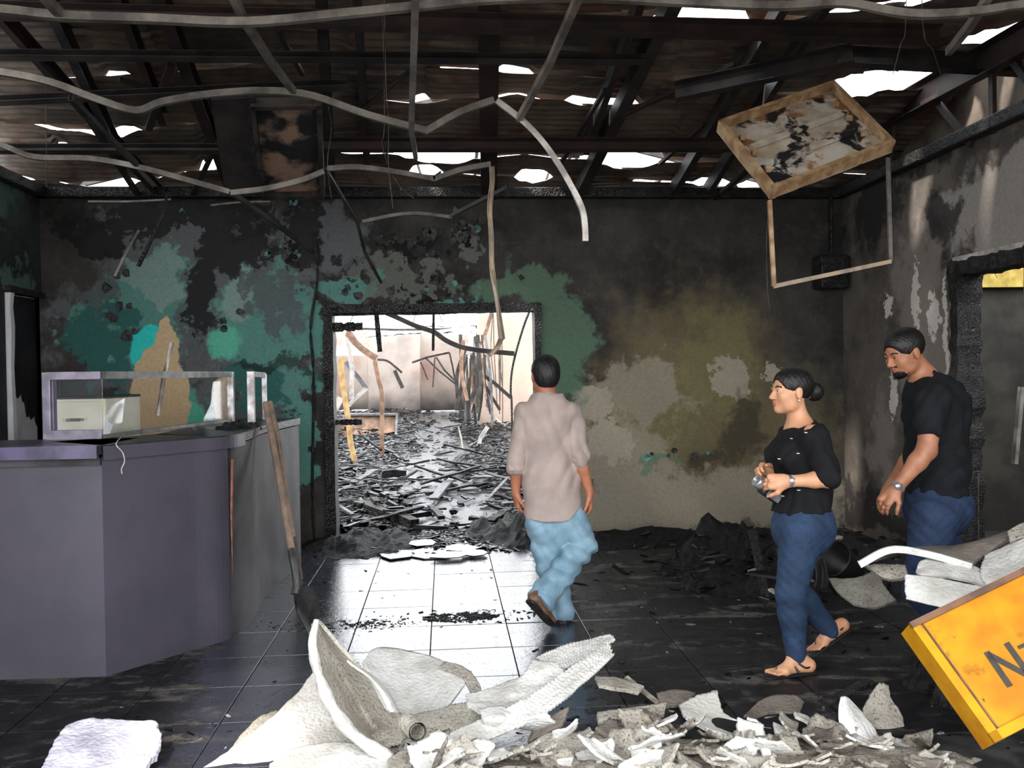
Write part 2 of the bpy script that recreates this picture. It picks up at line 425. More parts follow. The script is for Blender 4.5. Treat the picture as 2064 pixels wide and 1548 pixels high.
# ---- doors (frames)
def frame_root(name, loc):
    o = empty(name, loc); o['kind'] = 'structure'; return o
d1 = frame_root('door_1', ((dl + dr) / 2, YB, 0))
fw = 0.085
def jag_bar(p, q, w, d, seed, up=(0, 1, 0), n=14, amp=0.16):
    rnd = random.Random(seed); p, q = Vector(p), Vector(q)
    pts = [p.lerp(q, i / n) for i in range(n + 1)]
    sc = [1 + rnd.uniform(-amp, amp) for _ in pts]
    return MB().sweep(pts, [(-w / 2, -d / 2), (w / 2, -d / 2), (w / 2, d / 2), (-w / 2, d / 2)], up=up, scale=sc)
jag_bar((dl + fw / 2, YB + 0.06, 0), (dl + fw / 2, YB + 0.06, dtop), fw, 0.24, 1).build('jamb', M_CHAR, d1)
jag_bar((dr - fw / 2 + 0.02, YB + 0.06, 0), (dr - fw / 2 + 0.02, YB + 0.06, dtop), fw * 0.7, 0.24, 2).build('jamb', M_CHAR, d1)
jag_bar((dl, YB + 0.06, dtop - 0.03), (dr, YB + 0.06, dtop - 0.03), 0.075, 0.24, 3, amp=0.1).build('head', M_CHAR, d1)
jag_bar((dl, YB + 0.10, at(800, 632, YB).z), (dr - 0.06, YB + 0.10, at(1060, 624, YB).z), 0.03, 0.06, 4, amp=0.3).build('transom_bar', M_CHAR, d1)
jag_bar((dl + 0.05, YB + 0.05, at(700, 659, YB).z), (at(730, 657, YB).x, YB + 0.05, at(730, 657, YB).z), 0.07, 0.06, 5, amp=0.25).build('burnt_stub', M_CHAR, d1)
jag_bar((dl + 0.05, YB + 0.05, at(700, 851, YB).z), (at(729, 851, YB).x, YB + 0.05, at(729, 851, YB).z), 0.05, 0.05, 6, amp=0.3).build('burnt_stub', M_CHAR, d1)
for (x0, y0, x1, y1) in [(758, 626, 766, 709), (874, 624, 873, 707)]:
    a, b = at(x0, y0, YB + 0.08), at(x1, y1, YB + 0.08)
    jag_bar(a, b, 0.042 if x0 < 800 else 0.026, 0.03, x0, amp=0.12).build('hanging_slat', M_CHAR, d1)
# right wall door frame (charred) and the dark room beyond
d2 = frame_root('door_2', (XR, (ra + rb) / 2, 0))
jag_bar((XR + 0.05, ra - 0.05, 0), (XR + 0.05, ra - 0.05, rtop), 0.10, 0.20, 11, up=(1, 0, 0), n=30).build('jamb', M_CHAR, d2)
jag_bar((XR + 0.05, rb + 0.05, 0), (XR + 0.05, rb + 0.05, rtop), 0.10, 0.20, 12, up=(1, 0, 0), n=30).build('jamb', M_CHAR, d2)
jag_bar((XR + 0.05, rb, rtop - 0.05), (XR + 0.05, ra, rtop - 0.05), 0.11, 0.20, 13, up=(1, 0, 0), n=20).build('head', M_CHAR, d2)
M_TRIMW = simple('smoked_white_reveal', S(200, 192, 184), S(150, 140, 132), 10, 0.7)
MB().box((XR - 0.006, ra + 0.02, rtop / 2), (0.02, 0.035, rtop), bev=0.004).build('reveal_edge', M_TRIMW, d2)
MB().box((XR - 0.006, (ra + rb) / 2, rtop + 0.02), (0.02, ra - rb, 0.04), bev=0.004).build('reveal_edge', M_TRIMW, d2)
M_ROOMR = simple('smoked_side_room_wall', S(70, 66, 58), S(46, 43, 40), 3, 0.9)
sr = MB()
sr.box((XR + 2.6, (ra + rb) / 2, 1.6), (0.1, 5.6, 3.2)); sr.box((XR + 1.41, ra + 1.5, 1.6), (2.4, 0.1, 3.2)); sr.box((XR + 1.41, rb - 2.4, 1.6), (2.4, 0.1, 3.2))
o = sr.build('wall_side_room', M_ROOMR); o['kind'] = 'structure'
o = MB().box((XR + 1.4, (ra + rb) / 2 - 0.4, -0.05), (2.5, 5.2, 0.1)).build('floor_side_room', simple('side_room_floor', S(26, 24, 24), S(48, 40, 38), 4, 0.7)); o['kind'] = 'structure'
M_YEL = simple('ochre_beam_paint', S(214, 190, 96), S(180, 150, 70), 9, 0.7)
_a = at(1966, 582, ra + 1.42)
o = MB().box((_a.x + 0.6, ra + 1.42, _a.z + 0.16), (1.9, 0.06, 0.30)).build('trim_1', M_YEL); o['kind'] = 'structure'

# left door: pale leaf, its upper veneer burnt away to black
d3 = frame_root('door_3', (XL, (la + lb) / 2, 0))
M_LEAF = simple('pale_door_leaf', S(226, 224, 226), S(204, 200, 204), 4, 0.6)
M_BLACK = simple('burnt_black_veneer', S(20, 18, 22), S(40, 37, 42), 12, 0.5, bump=0.5, bscale=40)
MB().box((XL - 0.08, (la + lb) / 2, ltop / 2), (0.04, lb - la, ltop)).build('leaf', M_LEAF, d3)
rnd = random.Random(5)
V = []; nY = 26
edge_px = [(8, 700), (20, 745), (30, 770), (45, 740), (60, 790), (75, 815), (90, 790), (100, 740), (112, 720), (122, 700)]
low = []
for i in range(nY + 1):
    y = la + 0.06 + (lb - la - 0.08) * i / nY
    u = i / nY; base_z = 1.42 - 0.55 * math.sin(min(1, u * 1.3) * math.pi * 0.62) + 0.07 * rnd.uniform(-1, 1) + (0.55 if u < 0.12 else 0)
    V += [(XL - 0.055, y, ltop - 0.05), (XL - 0.045, y, base_z + 0.75), (XL - 0.053, y, base_z + 0.36), (XL - 0.04, y, base_z + 0.3)]
Fc = []
for i in range(nY):
    for k in range(3): Fc.append((i * 4 + k, i * 4 + k + 1, (i + 1) * 4 + k + 1, (i + 1) * 4 + k))
nv = len(V); V += [(x - 0.008, y, z) for x, y, z in V]; Fc += [tuple(reversed([q + nv for q in f])) for f in Fc]
meshobj('burnt_veneer', V, Fc, M_BLACK, d3)
jag_bar((XL - 0.02, la + 0.04, 0), (XL - 0.02, la + 0.04, ltop), 0.06, 0.12, 21, up=(1, 0, 0)).build('jamb', M_LEAF, d3)
jag_bar((XL - 0.02, lb - 0.02, 0), (XL - 0.02, lb - 0.02, ltop), 0.05, 0.12, 22, up=(1, 0, 0)).build('jamb', M_CHAR, d3)
jag_bar((XL - 0.02, la, ltop - 0.02), (XL - 0.02, lb, ltop - 0.02), 0.05, 0.12, 23, up=(1, 0, 0)).build('head', M_CHAR, d3)

# upper wall above the right wall (behind the edge truss) and the wall-top beams
M_UPPER = simple('smoked_cement_board', S(120, 108, 96), S(70, 62, 56), 3, 0.9)
o = MB().add([(XR + x, y, z) for x in (0.30, 0.36) for (y, z) in ((YB + 0.3, 3.0), (1.4, 3.0), (1.4, roofz(1.4) + 0.05), (YB + 0.3, roofz(YB + 0.3) + 0.05))],
             [(0, 1, 2, 3), (7, 6, 5, 4), (0, 4, 5, 1), (1, 5, 6, 2), (2, 6, 7, 3), (3, 7, 4, 0)]).build('wall_upper_right', M_UPPER); o['kind'] = 'structure'
# lintel added out of view to cut the skylight from the open front
o = MB().box((0.1, 1.3, 4.1), (7.9, 0.2, 2.1)).build('wall_front_sky_block', M_UPPER); o['kind'] = 'structure'

# ---- roof: burnt corrugated sheets, rafters, purlins
ceiling = empty('ceiling', (0, 5, 4)); ceiling['kind'] = 'structure'
m = NT('burnt_corrugated_sheet', 0.55, 0.25, 0.5)
n = m.noise(1.6, 6, 0.65); st = m.noise(3, 4, 0.6, vec=m.vmath('MULTIPLY', m.pos(), (0.5, 4.0, 1)))
c = m.mix(m.rng(n, 0.35, 0.68), S(66, 61, 58), S(126, 110, 96)); c = m.mix(m.rng(st, 0.5, 0.75), c, S(140, 122, 108)); c = m.mix(m.rng(m.noise(4, 5), 0.55, 0.7), c, S(98, 62, 46))
m.col(c); M_SHEET = m.mat
M_STEEL = simple('rusted_roof_steel', S(56, 40, 36), S(34, 29, 28), 5, 0.65, 0.2, bump=0.2)
M_STEELD = simple('sooty_roof_steel', S(34, 31, 32), S(58, 52, 50), 5, 0.6, 0.2, bump=0.2)
bounds_px = [
    [(-100, -150), (2100, -170)],
    [(-100, 75), (600, 30), (1300, 28), (1360, 40), (1540, 40), (1700, 20), (2064, -30)],
    [(-100, 165), (230, 155), (690, 118), (1000, 140), (1300, 165), (1480, 168), (1680, 135), (2064, 60)],
    [(-100, 232), (220, 272), (500, 232), (700, 195), (850, 207), (1040, 190), (1200, 212), (1420, 208), (1700, 180), (1800, 168), (1900, 152)],
    [(-60, 290), (130, 300), (400, 305), (680, 302), (880, 318), (1060, 312), (1260, 322), (1500, 332), (1700, 300)],
    [(0, 352), (220, 377), (430, 336), (680, 345), (850, 345), (1075, 357), (1300, 362), (1500, 376), (1680, 350)],
    [(60, 392), (1720, 392)]]
bounds = []
for k, B in enumerate(bounds_px):
    q = [atroof(*p) for p in B]; q.sort(key=lambda p: p.x); bounds.append(([p.x for p in q], [p.y for p in q]))
bounds.insert(0, ([-4, 4.3], [3.4, 3.4]))
bounds.insert(0, ([-4, 4.3], [1.4, 1.4]))  # unseen near edge carried forward to reduce skylight from the front
bounds[-1] = ([-4, 4.3], [YB + 0.12, YB + 0.12])
# gaps: (boundary index after inserts, px, py, half width px, height px)
gaps_px = [(7, 856, 343, 32, 22), (7, 1076, 357, 38, 24), (6, 890, 318, 85, 20), (6, 1265, 322, 78, 30), (5, 852, 207, 16, 14), (5, 1210, 213, 70, 5), (7, 225, 377, 52, 14),
           (7, 432, 336, 30, 18), (6, 130, 300, 15, 16), (3, 1420, 40, 95, 34), (5, 1730, 176, 75, 46), (5, 1860, 160, 60, 50), (4, 1520, 166, 60, 8), (4, 640, 122, 60, 6), (3, 1800, 10, 90, 12),
           (4, 2000, 75, 80, 30), (7, 1530, 372, 40, 20), (7, 1440, 372, 40, 10), (5, 250, 268, 40, 4), (4, 240, 154, 30, 4), (6, 440, 305, 26, 12), (4, 1040, 143, 40, 3), (3, 1700, 25, 30, 6)]
gaps = {}
for (bi, px, py, hw, hp) in gaps_px:
    c = atroof(px, py); a = atroof(px - hw, py); b = atroof(px + hw, py)
    d0 = atroof(px, py - hp / 2); d1_ = atroof(px, py + hp / 2)
    gaps.setdefault(bi, []).append((c.x, (b.x - a.x) / 2, abs(d0.y - d1_.y) / 2))
def gap_at(bi, x):
    g = 0.0
    for (cx, hw, h) in gaps.get(bi, []):
        t = (x - cx) / hw
        if abs(t) < 1: g = max(g, h * (1 - t * t) ** 0.8)
    return g
def buckle(x, y, k):
    return 0.035 * mnoise.noise((x * 0.9 + k * 7.3, y * 1.3, k * 3.1)) + 0.012 * mnoise.noise((x * 2.7, y * 3.0, k * 5.0))
xs_splits = [-4.0, -2.1, -0.25, 1.5, 2.9, 4.3]
for k in range(len(bounds) - 1):
    for s in range(len(xs_splits) - 1):
        off = 0.35 * math.sin(k * 2.1 + 0.4)
        x0 = xs_splits[s] + (off if s > 0 else 0) - 0.05; x1 = xs_splits[s + 1] + (off if s < len(xs_splits) - 2 else 0) + 0.05
        nu = max(12, int((x1 - x0) / 0.06)); V = []; Fc = []
        length = 0.5 * (np.interp(x0, *bounds[k + 1]) - np.interp(x0, *bounds[k]) + np.interp(x1, *bounds[k + 1]) - np.interp(x1, *bounds[k]))
        nv_ = max(20, int(length / 0.0127))
        for i in range(nu + 1):
            x = x0 + (x1 - x0) * i / nu
            ya = np.interp(x, *bounds[k]); yb = np.interp(x, *bounds[k + 1])
            g0, g1 = gap_at(k, x), gap_at(k + 1, x)
            ya += g0; yb += 0.07 if g1 == 0 else -g1
            if g1 > 0 and g1 < 0.03: yb += 0.0
            for j in range(nv_ + 1):
                y = ya + (yb - ya) * j / nv_
                z = roofz(y) + 0.011 * math.sin(y * 2 * math.pi / 0.076) + buckle(x, y, k + s * 10) + 0.030 * (j / nv_) + 0.006 * (s % 2)
                V.append((x, y, z))
        w = nv_ + 1
        for i in range(nu):
            for j in range(nv_): Fc.append((i * w + j, i * w + j + 1, (i + 1) * w + j + 1, (i + 1) * w + j))
        meshobj('roof_sheet', V, Fc, M_SHEET, ceiling, smooth=True)
def channel(w, h, t=0.006):
    return [(-w / 2, -h / 2), (w / 2, -h / 2), (w / 2, -h / 2 + t), (-w / 2 + t, -h / 2 + t), (-w / 2 + t, h / 2 - t), (w / 2, h / 2 - t), (w / 2, h / 2), (-w / 2, h / 2)]
def rectp(w, h): return [(-w / 2, -h / 2), (w / 2, -h / 2), (w / 2, h / 2), (-w / 2, h / 2)]
def roofbar(name, p0, p1, w, h, drop, mat, ext=1.0):
    a, b = atroof(*p0, drop), atroof(*p1, drop)
    a = b + (a - b) * ext
    return MB().sweep([a, b], channel(w, h), up=(0, 0.28, 0.96)).build(name, mat, ceiling)
for (p0, p1, w) in [((339, 34), (472, 392), 0.08), ((119, 44), (250, 330), 0.06), ((648, 0), (668, 385), 0.07), ((985, 60), (985, 392), 0.14),
                    ((1325, 68), (1165, 392), 0.09), ((1290, 0), (1180, 300), 0.05), ((1500, 140), (1352, 392), 0.06), ((1585, 130), (1420, 392), 0.05), ((720, 0), (740, 330), 0.05), ((30, 60), (330, 396), 0.05),
                    ((250, 20), (330, 240), 0.05)]:
    roofbar('rafter', p0, p1, w, 0.12, 0.10, M_STEELD if random.random() < 0.6 else M_STEEL, 1.9)
for (p0, p1, h, mt) in [((640, 292), (1760, 292), 0.10, M_STEEL), ((-330, 300), (660, 300), 0.06, M_STEELD), ((1360, 185), (1720, 108), 0.14, M_STEELD), ((1690, 112), (2090, 135), 0.14, M_STEELD), ((-330, 218), (700, 170), 0.05, M_STEELD), ((700, 40), (1900, 70), 0.12, M_STEEL), ((-330, 13), (700, 40), 0.10, M_STEEL), ((-330, 108), (1300, 120), 0.05, M_STEELD)]:
    a, b = atroof(*p0, 0.26), atroof(*p1, 0.26)
    MB().sweep([a, b], channel(0.06, h), up=(0, 0.28, 0.96)).build('purlin', mt, ceiling)
# loose braces
for (p0, p1, w) in [((345, 130), (300, 260), 0.05), ((240, 160), (370, 200), 0.03), ((1260, 230), (1480, 130), 0.03), ((1560, 300), (1440, 400), 0.04), ((560, 60), (610, 150), 0.03), ((830, 140), (720, 230), 0.02), ((1130, 330), (1220, 180), 0.03), ((160, 210), (280, 395), 0.045), ((480, 200), (390, 390), 0.035), ((1420, 250), (1330, 330), 0.03)]:
    a, b = atroof(*p0, 0.16), atroof(*p1, 0.16)
    MB().sweep([a, b], rectp(w, 0.03), up=(0, 0.28, 0.96)).build('brace', random.choice([M_STEEL, M_STEELD]), ceiling)
# edge truss over the right wall
e0, e1 = atX(1708, 275, XR - 0.06), atX(2064, 78, XR - 0.06)
e1 = e0 + (e1 - e0) * 2.2
MB().sweep([e0, e1], channel(0.09, 0.20), up=(0, 0, 1)).build('edge_beam', M_STEEL, ceiling)
for (a_, b_) in [((2000, 150), (2001, 268)), ((1890, 208), (1958, 292)), ((1800, 250), (1790, 372)), ((2040, 120), (2120, 230))]:
    MB().sweep([atX(*a_, XR - 0.02), atX(*b_, XR - 0.02)], rectp(0.045, 0.03), up=(1, 0, 0)).build('web_member', M_STEEL, ceiling)
MB().box((0, YB - 0.02, ZW + 0.02), (7.4, 0.14, 0.09), bev=0.01).build('wall_plate', M_CHAR, ceiling)
MB().box((XL + 0.02, 4.5, ZW + 0.02), (0.14, 7.0, 0.09), bev=0.01).build('wall_plate', M_CHAR, ceiling)
MB().box((XR - 0.02, 4.5, ZW + 0.02), (0.14, 7.0, 0.09), bev=0.01).build('wall_plate', M_CHAR, ceiling)

# ---- outside ground in front of the building
o = MB().box((0, -16, -0.20), (60, 26, 0.1)).build('ground', M_CONC); o['kind'] = 'structure'

# ---- long burnt hall behind the doorway
HY0, HY1 = YB + WT, 36.0
m = NT('wet_ash_floor', 0.3, 0, 0.9)
n1 = m.noise(1.3, 7, 0.7, vec=m.vmath('MULTIPLY', m.pos(), (1.0, 0.6, 1))); n2 = m.noise(16, 5, 0.7)
path = m.rng(m.vmath('LENGTH', m.vmath('MULTIPLY', m.vmath('SUBTRACT', m.pos(), (-0.15, 0, 0)), (1.0, 0, 0))), 0.4, 1.5, 1, 0)
w = m.rng(m.math('ADD', m.math('MULTIPLY', path, 0.35), n1), 0.55, 0.72)
m.col(m.mix(w, m.mix(m.rng(n2, 0.4, 0.65), S(14, 13, 14), S(66, 64, 66)), S(40, 40, 44)))
m.ro(m.rng(w, 0, 1, 0.55, 0.08, False)); m.bump(n2, 0.7, 0.02)
o = MB().box((0, (YB + 0.1 + HY1 + 2) / 2, -0.06), (18, HY1 + 2 - YB - 0.1, 0.1)).build('floor_hall', m.mat); o['kind'] = 'structure'
def hallwall(name, b, base=S(168, 155, 146), mid=S(136, 127, 121), zs=0.9):
    m = NT(name + '_paint', 0.85); P = m.pos()
    z = m.vmath('DOT_PRODUCT', P, (0, 0, 1))
    c = m.mix(m.rng(m.noise(0.9, 6, 0.6), 0.35, 0.7), base, mid)
    soot = m.rng(m.math('ADD', z, m.math('MULTIPLY', m.noise(0.8, 5, 0.6), 1.2)), zs * 0.6, zs * 1.9, 1, 0)
    c = m.mix(soot, c, S(56, 52, 52))
    c = m.mix(m.rng(m.noise(0.5, 5), 0.55, 0.7, 0, 0.5), c, S(150, 104, 92))
    m.col(c); m.bump(m.noise(8, 5), 0.2, 0.02)
    o = MB()
    for q in b: o.box(*q)
    o = o.build(name, m.mat); o['kind'] = 'structure'; return o
XS = at(966, 750, 24).x
hallwall('wall_hall_right', [((XS + 3.5, 24.1, 1.58), (7, 0.2, 3.16))], S(184, 162, 146), S(166, 146, 132), 0.6)
hallwall('wall_hall_side', [((XS + 0.1, 30.1, 1.6), (0.2, 11.8, 3.2))])
xd0, xd1 = at(668, 760, 34).x, at(742, 760, 34).x
hallwall('wall_hall_back', [(((xd1 + XS) / 2, 36.1, 1.6), (XS - xd1 + 0.4, 0.2, 3.2)), (((at(846, 760, 34).x + xd1) / 2, 34.1, 1.65), (at(846, 760, 34).x - xd1, 0.2, 3.3)), ((at(846, 760, 34).x - 0.1, 35.1, 1.6), (0.2, 2.0, 3.2)),
                            ((xd0 - 2, 34.1, 1.65), (4, 0.2, 3.3)), (((xd0 + xd1) / 2, 34.1, 2.98), (xd1 - xd0, 0.2, 0.62)), (((xd0 + xd1) / 2, 37.2, 1.2), (4, 0.2, 2.3))])
hallwall('wall_hall_left', [((-7.0, 22, 1.6), (0.2, 28, 3.2))])
hallwall('wall_hall_front', [((-5.3, YB + 0.1, 1.6), (3.6, 0.2, 3.2)), ((6.0, YB + 0.1, 1.6), (4.4, 0.2, 3.2))])
# ------------------------------------------------------------------ reception counter
CT = 1.17
M_CTR = NT('scorched_lilac_laminate', 0.36, 0, 0.5)
_n = M_CTR.noise(1.4, 5, 0.6)
_c = M_CTR.mix(M_CTR.rng(_n, 0.35, 0.7), S(74, 69, 80), S(57, 54, 62))
_c = M_CTR.mix(M_CTR.rng(M_CTR.noise(60, 4), 0.62, 0.75, 0, 0.5), _c, S(40, 38, 42))
M_CTR.col(_c); M_CTR.ro(M_CTR.rng(_n, 0.3, 0.7, 0.3, 0.5, False)); M_CTR.bump(M_CTR.noise(90, 3), 0.05, 0.003); M_CTR = M_CTR.mat
M_CTRD = simple('soot_and_shade_laminate', S(66, 63, 66), S(26, 24, 24), 3.0, 0.6, bump=0.2, bscale=70)
M_LIP = simple('lilac_counter_edge', S(92, 82, 110), S(64, 58, 76), 6, 0.32)
M_TOPB = simple('burnt_counter_top', S(40, 42, 48), S(14, 13, 14), 9, 0.35, bump=0.6, bscale=50)
M_RUSTY = simple('exposed_board_edge', S(150, 92, 70), S(110, 64, 48), 20, 0.7)
c0 = gnd(214, 1366); cl = gnd(0, 1373)
cl = c0 + (cl - c0) * ((XL + 0.02 - c0.x) / (cl.x - c0.x))
curve = smoothline([c0, gnd(305, 1338.5), gnd(390, 1312), gnd(466, 1288), gnd(509, 1250), gnd(539, 1200), Vector((-1.16, 7.0, 0))], 8)
counter = empty('reception_counter', (c0.x, c0.y, 0), 'curved lilac-grey reception counter with scorched right side', 'counter')
def offs(pts, d):
    out = []
    for i, p in enumerate(pts):
        t = (pts[min(i + 1, len(pts) - 1)] - pts[max(i - 1, 0)]).normalized()
        out.append(p + Vector((t.y, -t.x, 0)) * d)
    return out
def strip_solid(pts, d0, d1, z0, z1, z0b=None):
    a, b = offs(pts, d0), offs(pts, d1); V = []; Fc = []
    n = len(pts)
    for i in range(n):
        V += [Vector((a[i].x, a[i].y, z0)), Vector((a[i].x, a[i].y, z1)), Vector((b[i].x, b[i].y, z1)), Vector((b[i].x, b[i].y, z0))]
    for i in range(n - 1):
        for k in range(4): Fc.append((i * 4 + k, i * 4 + (k + 1) % 4, (i + 1) * 4 + (k + 1) % 4, (i + 1) * 4 + k))
    Fc += [(3, 2, 1, 0), tuple((n - 1) * 4 + k for k in range(4))]
    return MB().add(V, Fc)
front = [cl.lerp(c0, i / 6) for i in range(7)]
strip_solid(front, 0, -0.03, 0.0, CT - 0.075).build('front_panel', M_CTR, counter)
isp = 24
o = strip_solid(curve[:isp + 1], 0, -0.03, 0.0, CT - 0.06).build('curved_panel', M_CTR, counter, smooth=False)
o = strip_solid(curve[isp:], 0.0, -0.03, 0.0, CT - 0.06)
for v in o.v[:4]: v += (curve[isp + 1] - curve[isp]) * 1.1 * (1.0 if v.z > 0.5 else 0.05)
o.build('side_panel', M_CTRD, counter)
pe = curve[isp] + (curve[isp + 1] - curve[isp]) * 0.75
MB().sweep([pe + Vector((0.0, 0, 0.35)), pe + Vector((0.0, 0, 0.7)), pe + Vector((0.012, 0, 1.03))], rectp(0.008, 0.02), up=(0, 1, 0), scale=[0.2, 1, 1.3]).build('split_board_edge', M_RUSTY, counter)
strip_solid(front, 0.055, -0.5, CT - 0.045, CT).build('front_top', M_CTR, counter)
strip_solid(front, 0.058, 0.03, CT - 0.062, CT + 0.002).build('front_lip', M_LIP, counter)
strip_solid(front, 0.02, 0.0, CT - 0.10, CT - 0.062).build('front_lip_shade_strip', M_CTRD, counter)  # dark strip below the lip, its shade put into the colour
strip_solid(curve, 0.012, -0.5, CT - 0.05, CT).build('side_top', M_TOPB, counter)
strip_solid(curve[:isp + 6], 0.02, 0.008, CT - 0.075, CT - 0.006).build('side_lip', M_CTR, counter)
strip_solid(front, -0.45, -0.48, 0, CT - 0.05).build('back_panel', M_CTRD, counter)

# ash, glass and string lying on the counter
M_GLASSB = NT('sooty_broken_glass', 0.08); M_GLASSB.col(S(150, 165, 175)); M_GLASSB.b.inputs['Transmission Weight'].default_value = 0.75; M_GLASSB.b.inputs['IOR'].default_value = 1.45
M_GLASSB.b.inputs['Alpha'].default_value = 0.16; M_GLASSB = M_GLASSB.mat
def shardpoly(name, pts, t, mat, label=None, cat=None, group=None, parent=None):
    """a flat slab from a closed 3D outline (nearly planar), thickness t"""
    pts = [Vector(p) for p in pts]; n = len(pts)
    c = sum(pts, Vector()) / n; nr = Vector()
    for i in range(n): nr += (pts[i] - c).cross(pts[(i + 1) % n] - c)
    nr.normalize()
    V = [p + nr * t / 2 for p in pts] + [p - nr * t / 2 for p in pts]
    Fc = [tuple(range(n)), tuple(range(2 * n - 1, n - 1, -1))] + [(i, n + i, n + (i + 1) % n, (i + 1) % n) for i in range(n)]
    return tag(meshobj(name, V, Fc, mat, parent), label, cat, group)
def onc(px, py, dz=0.0): return gnd(px, py, CT + dz)
shardpoly('glass_shard', [onc(386, 858, .01), onc(392, 868), onc(440, 868, .01)], 0.005, M_GLASSB, 'pointed triangle of broken glass lying on the counter top', 'glass shard')
shardpoly('glass_shard', [onc(225, 868, .004), onc(260, 864, .004), onc(300, 872, .006), onc(240, 879, .004)], 0.005, M_GLASSB, 'flat smoked glass piece lying at the counter corner', 'glass shard')
def heap(name, c, rx, ry, h, mat, seed, label=None, cat=None, n=22, kind=None, jag=0.5):
    V = []; Fc = []; rnd = random.Random(seed)
    for j in range(n):
        for i in range(n):
            x, y = -1 + 2 * i / (n - 1), -1 + 2 * j / (n - 1); r = math.hypot(x, y)
            nz = mnoise.fractal((x * 2.6 + seed, y * 2.6, seed * 1.7), 1.0, 2.0, 5)
            q = 1 - r ** 1.5 + 0.45 * nz
            q = q if r < 0.9 else min(q, (1 - r) * 6 - 0.2)
            z = h * q * (0.75 + jag * nz) + rnd.uniform(-1, 1) * 0.06 * h if q > 0.02 else -0.02
            V.append((c[0] + x * rx, c[1] + y * ry, c[2] + max(z, -0.02)))
    for j in range(n - 1):
        for i in range(n - 1): Fc.append((j * n + i, j * n + i + 1, (j + 1) * n + i + 1, (j + 1) * n + i))
    return tag(meshobj(name, V, Fc, mat), label, cat, kind=kind)
M_ASH = simple('black_ash', S(9, 9, 10), S(32, 31, 30), 26, 0.75, spec=0.25, bump=0.8, bscale=70, bdist=0.02)
heap('ash_heap', onc(480, 862), 0.14, 0.3, 0.045, M_ASH, 3, 'small black ash heap on the scorched counter top', 'ash')
M_STR = simple('pale_string', S(190, 186, 170), None, rough=0.8)
tag(MB().rod(smoothline([onc(243, 882, 0.004), offs(curve, 0.03)[2] + Vector((0, 0, CT)), at(247, 912, c0.y + 0.02), at(251, 930, c0.y + 0.02), at(245, 945, c0.y + 0.02), at(246, 955, c0.y + 0.02)], 5), 0.0025, 6).build('string', M_STR), 'thin pale string dangling over the counter edge', 'string')

# ---- glass guard standing on the counter
M_ALU = simple('lilac_grey_aluminium', S(150, 142, 156), S(116, 110, 122), 9, 0.4, 0.5)
M_ALUB = simple('smoked_aluminium', S(104, 104, 100), S(70, 68, 64), 12, 0.45, 0.4)
M_ALUW = simple('heat_whitened_aluminium', S(214, 210, 212), S(130, 120, 116), 9, 0.35, 0.5)
g = empty('counter_glass_guard', onc(150, 884), 'low metal-framed glass guard standing on the reception counter', 'screen')
GT = at(150, 750, onc(150, 884).y).z
ga, gb = onc(98, 886), onc(208, 884)
gc = onc(466, 850)
def post(p, z0, z1, w, d, mat, name='post', par=g):
    return MB().box((p.x, p.y, (z0 + z1) / 2), (w, d, z1 - z0), bev=0.004).build(name, mat, par)
post(ga, CT, GT, 0.045, 0.045, M_ALU)
MB().sweep([Vector((ga.x, ga.y, GT - 0.02)), Vector((gb.x, gb.y, GT - 0.02))], rectp(0.045, 0.042)).build('top_rail', M_ALU, g)
MB().sweep([Vector((ga.x, ga.y, CT + 0.025)), Vector((gb.x, gb.y, CT + 0.025))], rectp(0.045, 0.05)).build('bottom_rail', M_ALU, g)
MB().sweep([Vector((ga.x + 0.035, ga.y + .01, CT + 0.05)), Vector((ga.x + 0.035, ga.y + .01, GT - 0.04))], rectp(0.012, 0.012)).build('glazing_bead', M_LIP, g)
MB().sweep([Vector((gb.x, gb.y, GT - 0.02)), Vector((gc.x, gc.y, GT - 0.02))], rectp(0.045, 0.042)).build('top_rail', M_ALUB, g)
MB().sweep([Vector((gb.x, gb.y, CT + 0.012)), Vector((gc.x, gc.y, CT + 0.012))], rectp(0.03, 0.022)).build('bottom_rail', M_ALUB, g)
post(gc, CT, GT, 0.045, 0.05, M_ALUW)
gd = onc(462, 850); 
p1, p2 = onc(507, 851), onc(534, 846)
post(p1, CT, GT, 0.05, 0.045, M_ALUW); post(p2, CT, GT - 0.02, 0.035, 0.035, M_ALUW)
MB().sweep([Vector((p1.x, p1.y, GT - 0.02)), Vector((p2.x, p2.y, GT - 0.03))], rectp(0.03, 0.04)).build('top_rail', M_ALUB, g)
M_GLASS = NT('hazy_glass', 0.05); M_GLASS.col(S(225, 230, 235)); M_GLASS.b.inputs['Transmission Weight'].default_value = 0.94; M_GLASS.b.inputs['IOR'].default_value = 1.1
M_GLASS.b.inputs['Alpha'].default_value = 0.35; M_GLASS = M_GLASS.mat
gq = (gb - ga).normalized()
MB().quadbox(Vector((ga.x + .04, ga.y, CT + .05)), Vector((gb.x - .0, gb.y, CT + .05)), Vector((gb.x - .0, gb.y, GT - .04)), Vector((ga.x + .04, ga.y, GT - .04)), (0, 0.005, 0)).build('glass_pane', M_GLASS, g)
def guard_pt(u, z):
    p = gb.lerp(gc, u); return Vector((p.x, p.y, z))
shardpoly('broken_pane', [guard_pt(0.0, CT + .03), guard_pt(0.02, CT + .16), guard_pt(0.10, CT + .20), guard_pt(0.14, CT + 0.22), guard_pt(0.11, CT + .03)], 0.005, M_GLASSB, parent=g)
shardpoly('broken_pane', [guard_pt(0.72, CT + .02), guard_pt(0.80, CT + .14), guard_pt(0.83, CT + .3), guard_pt(0.95, CT + .31), guard_pt(0.97, CT + .02)], 0.005, M_GLASSB, parent=g)
M_PAPER = simple('white_film', S(235, 235, 235), None, rough=0.5)
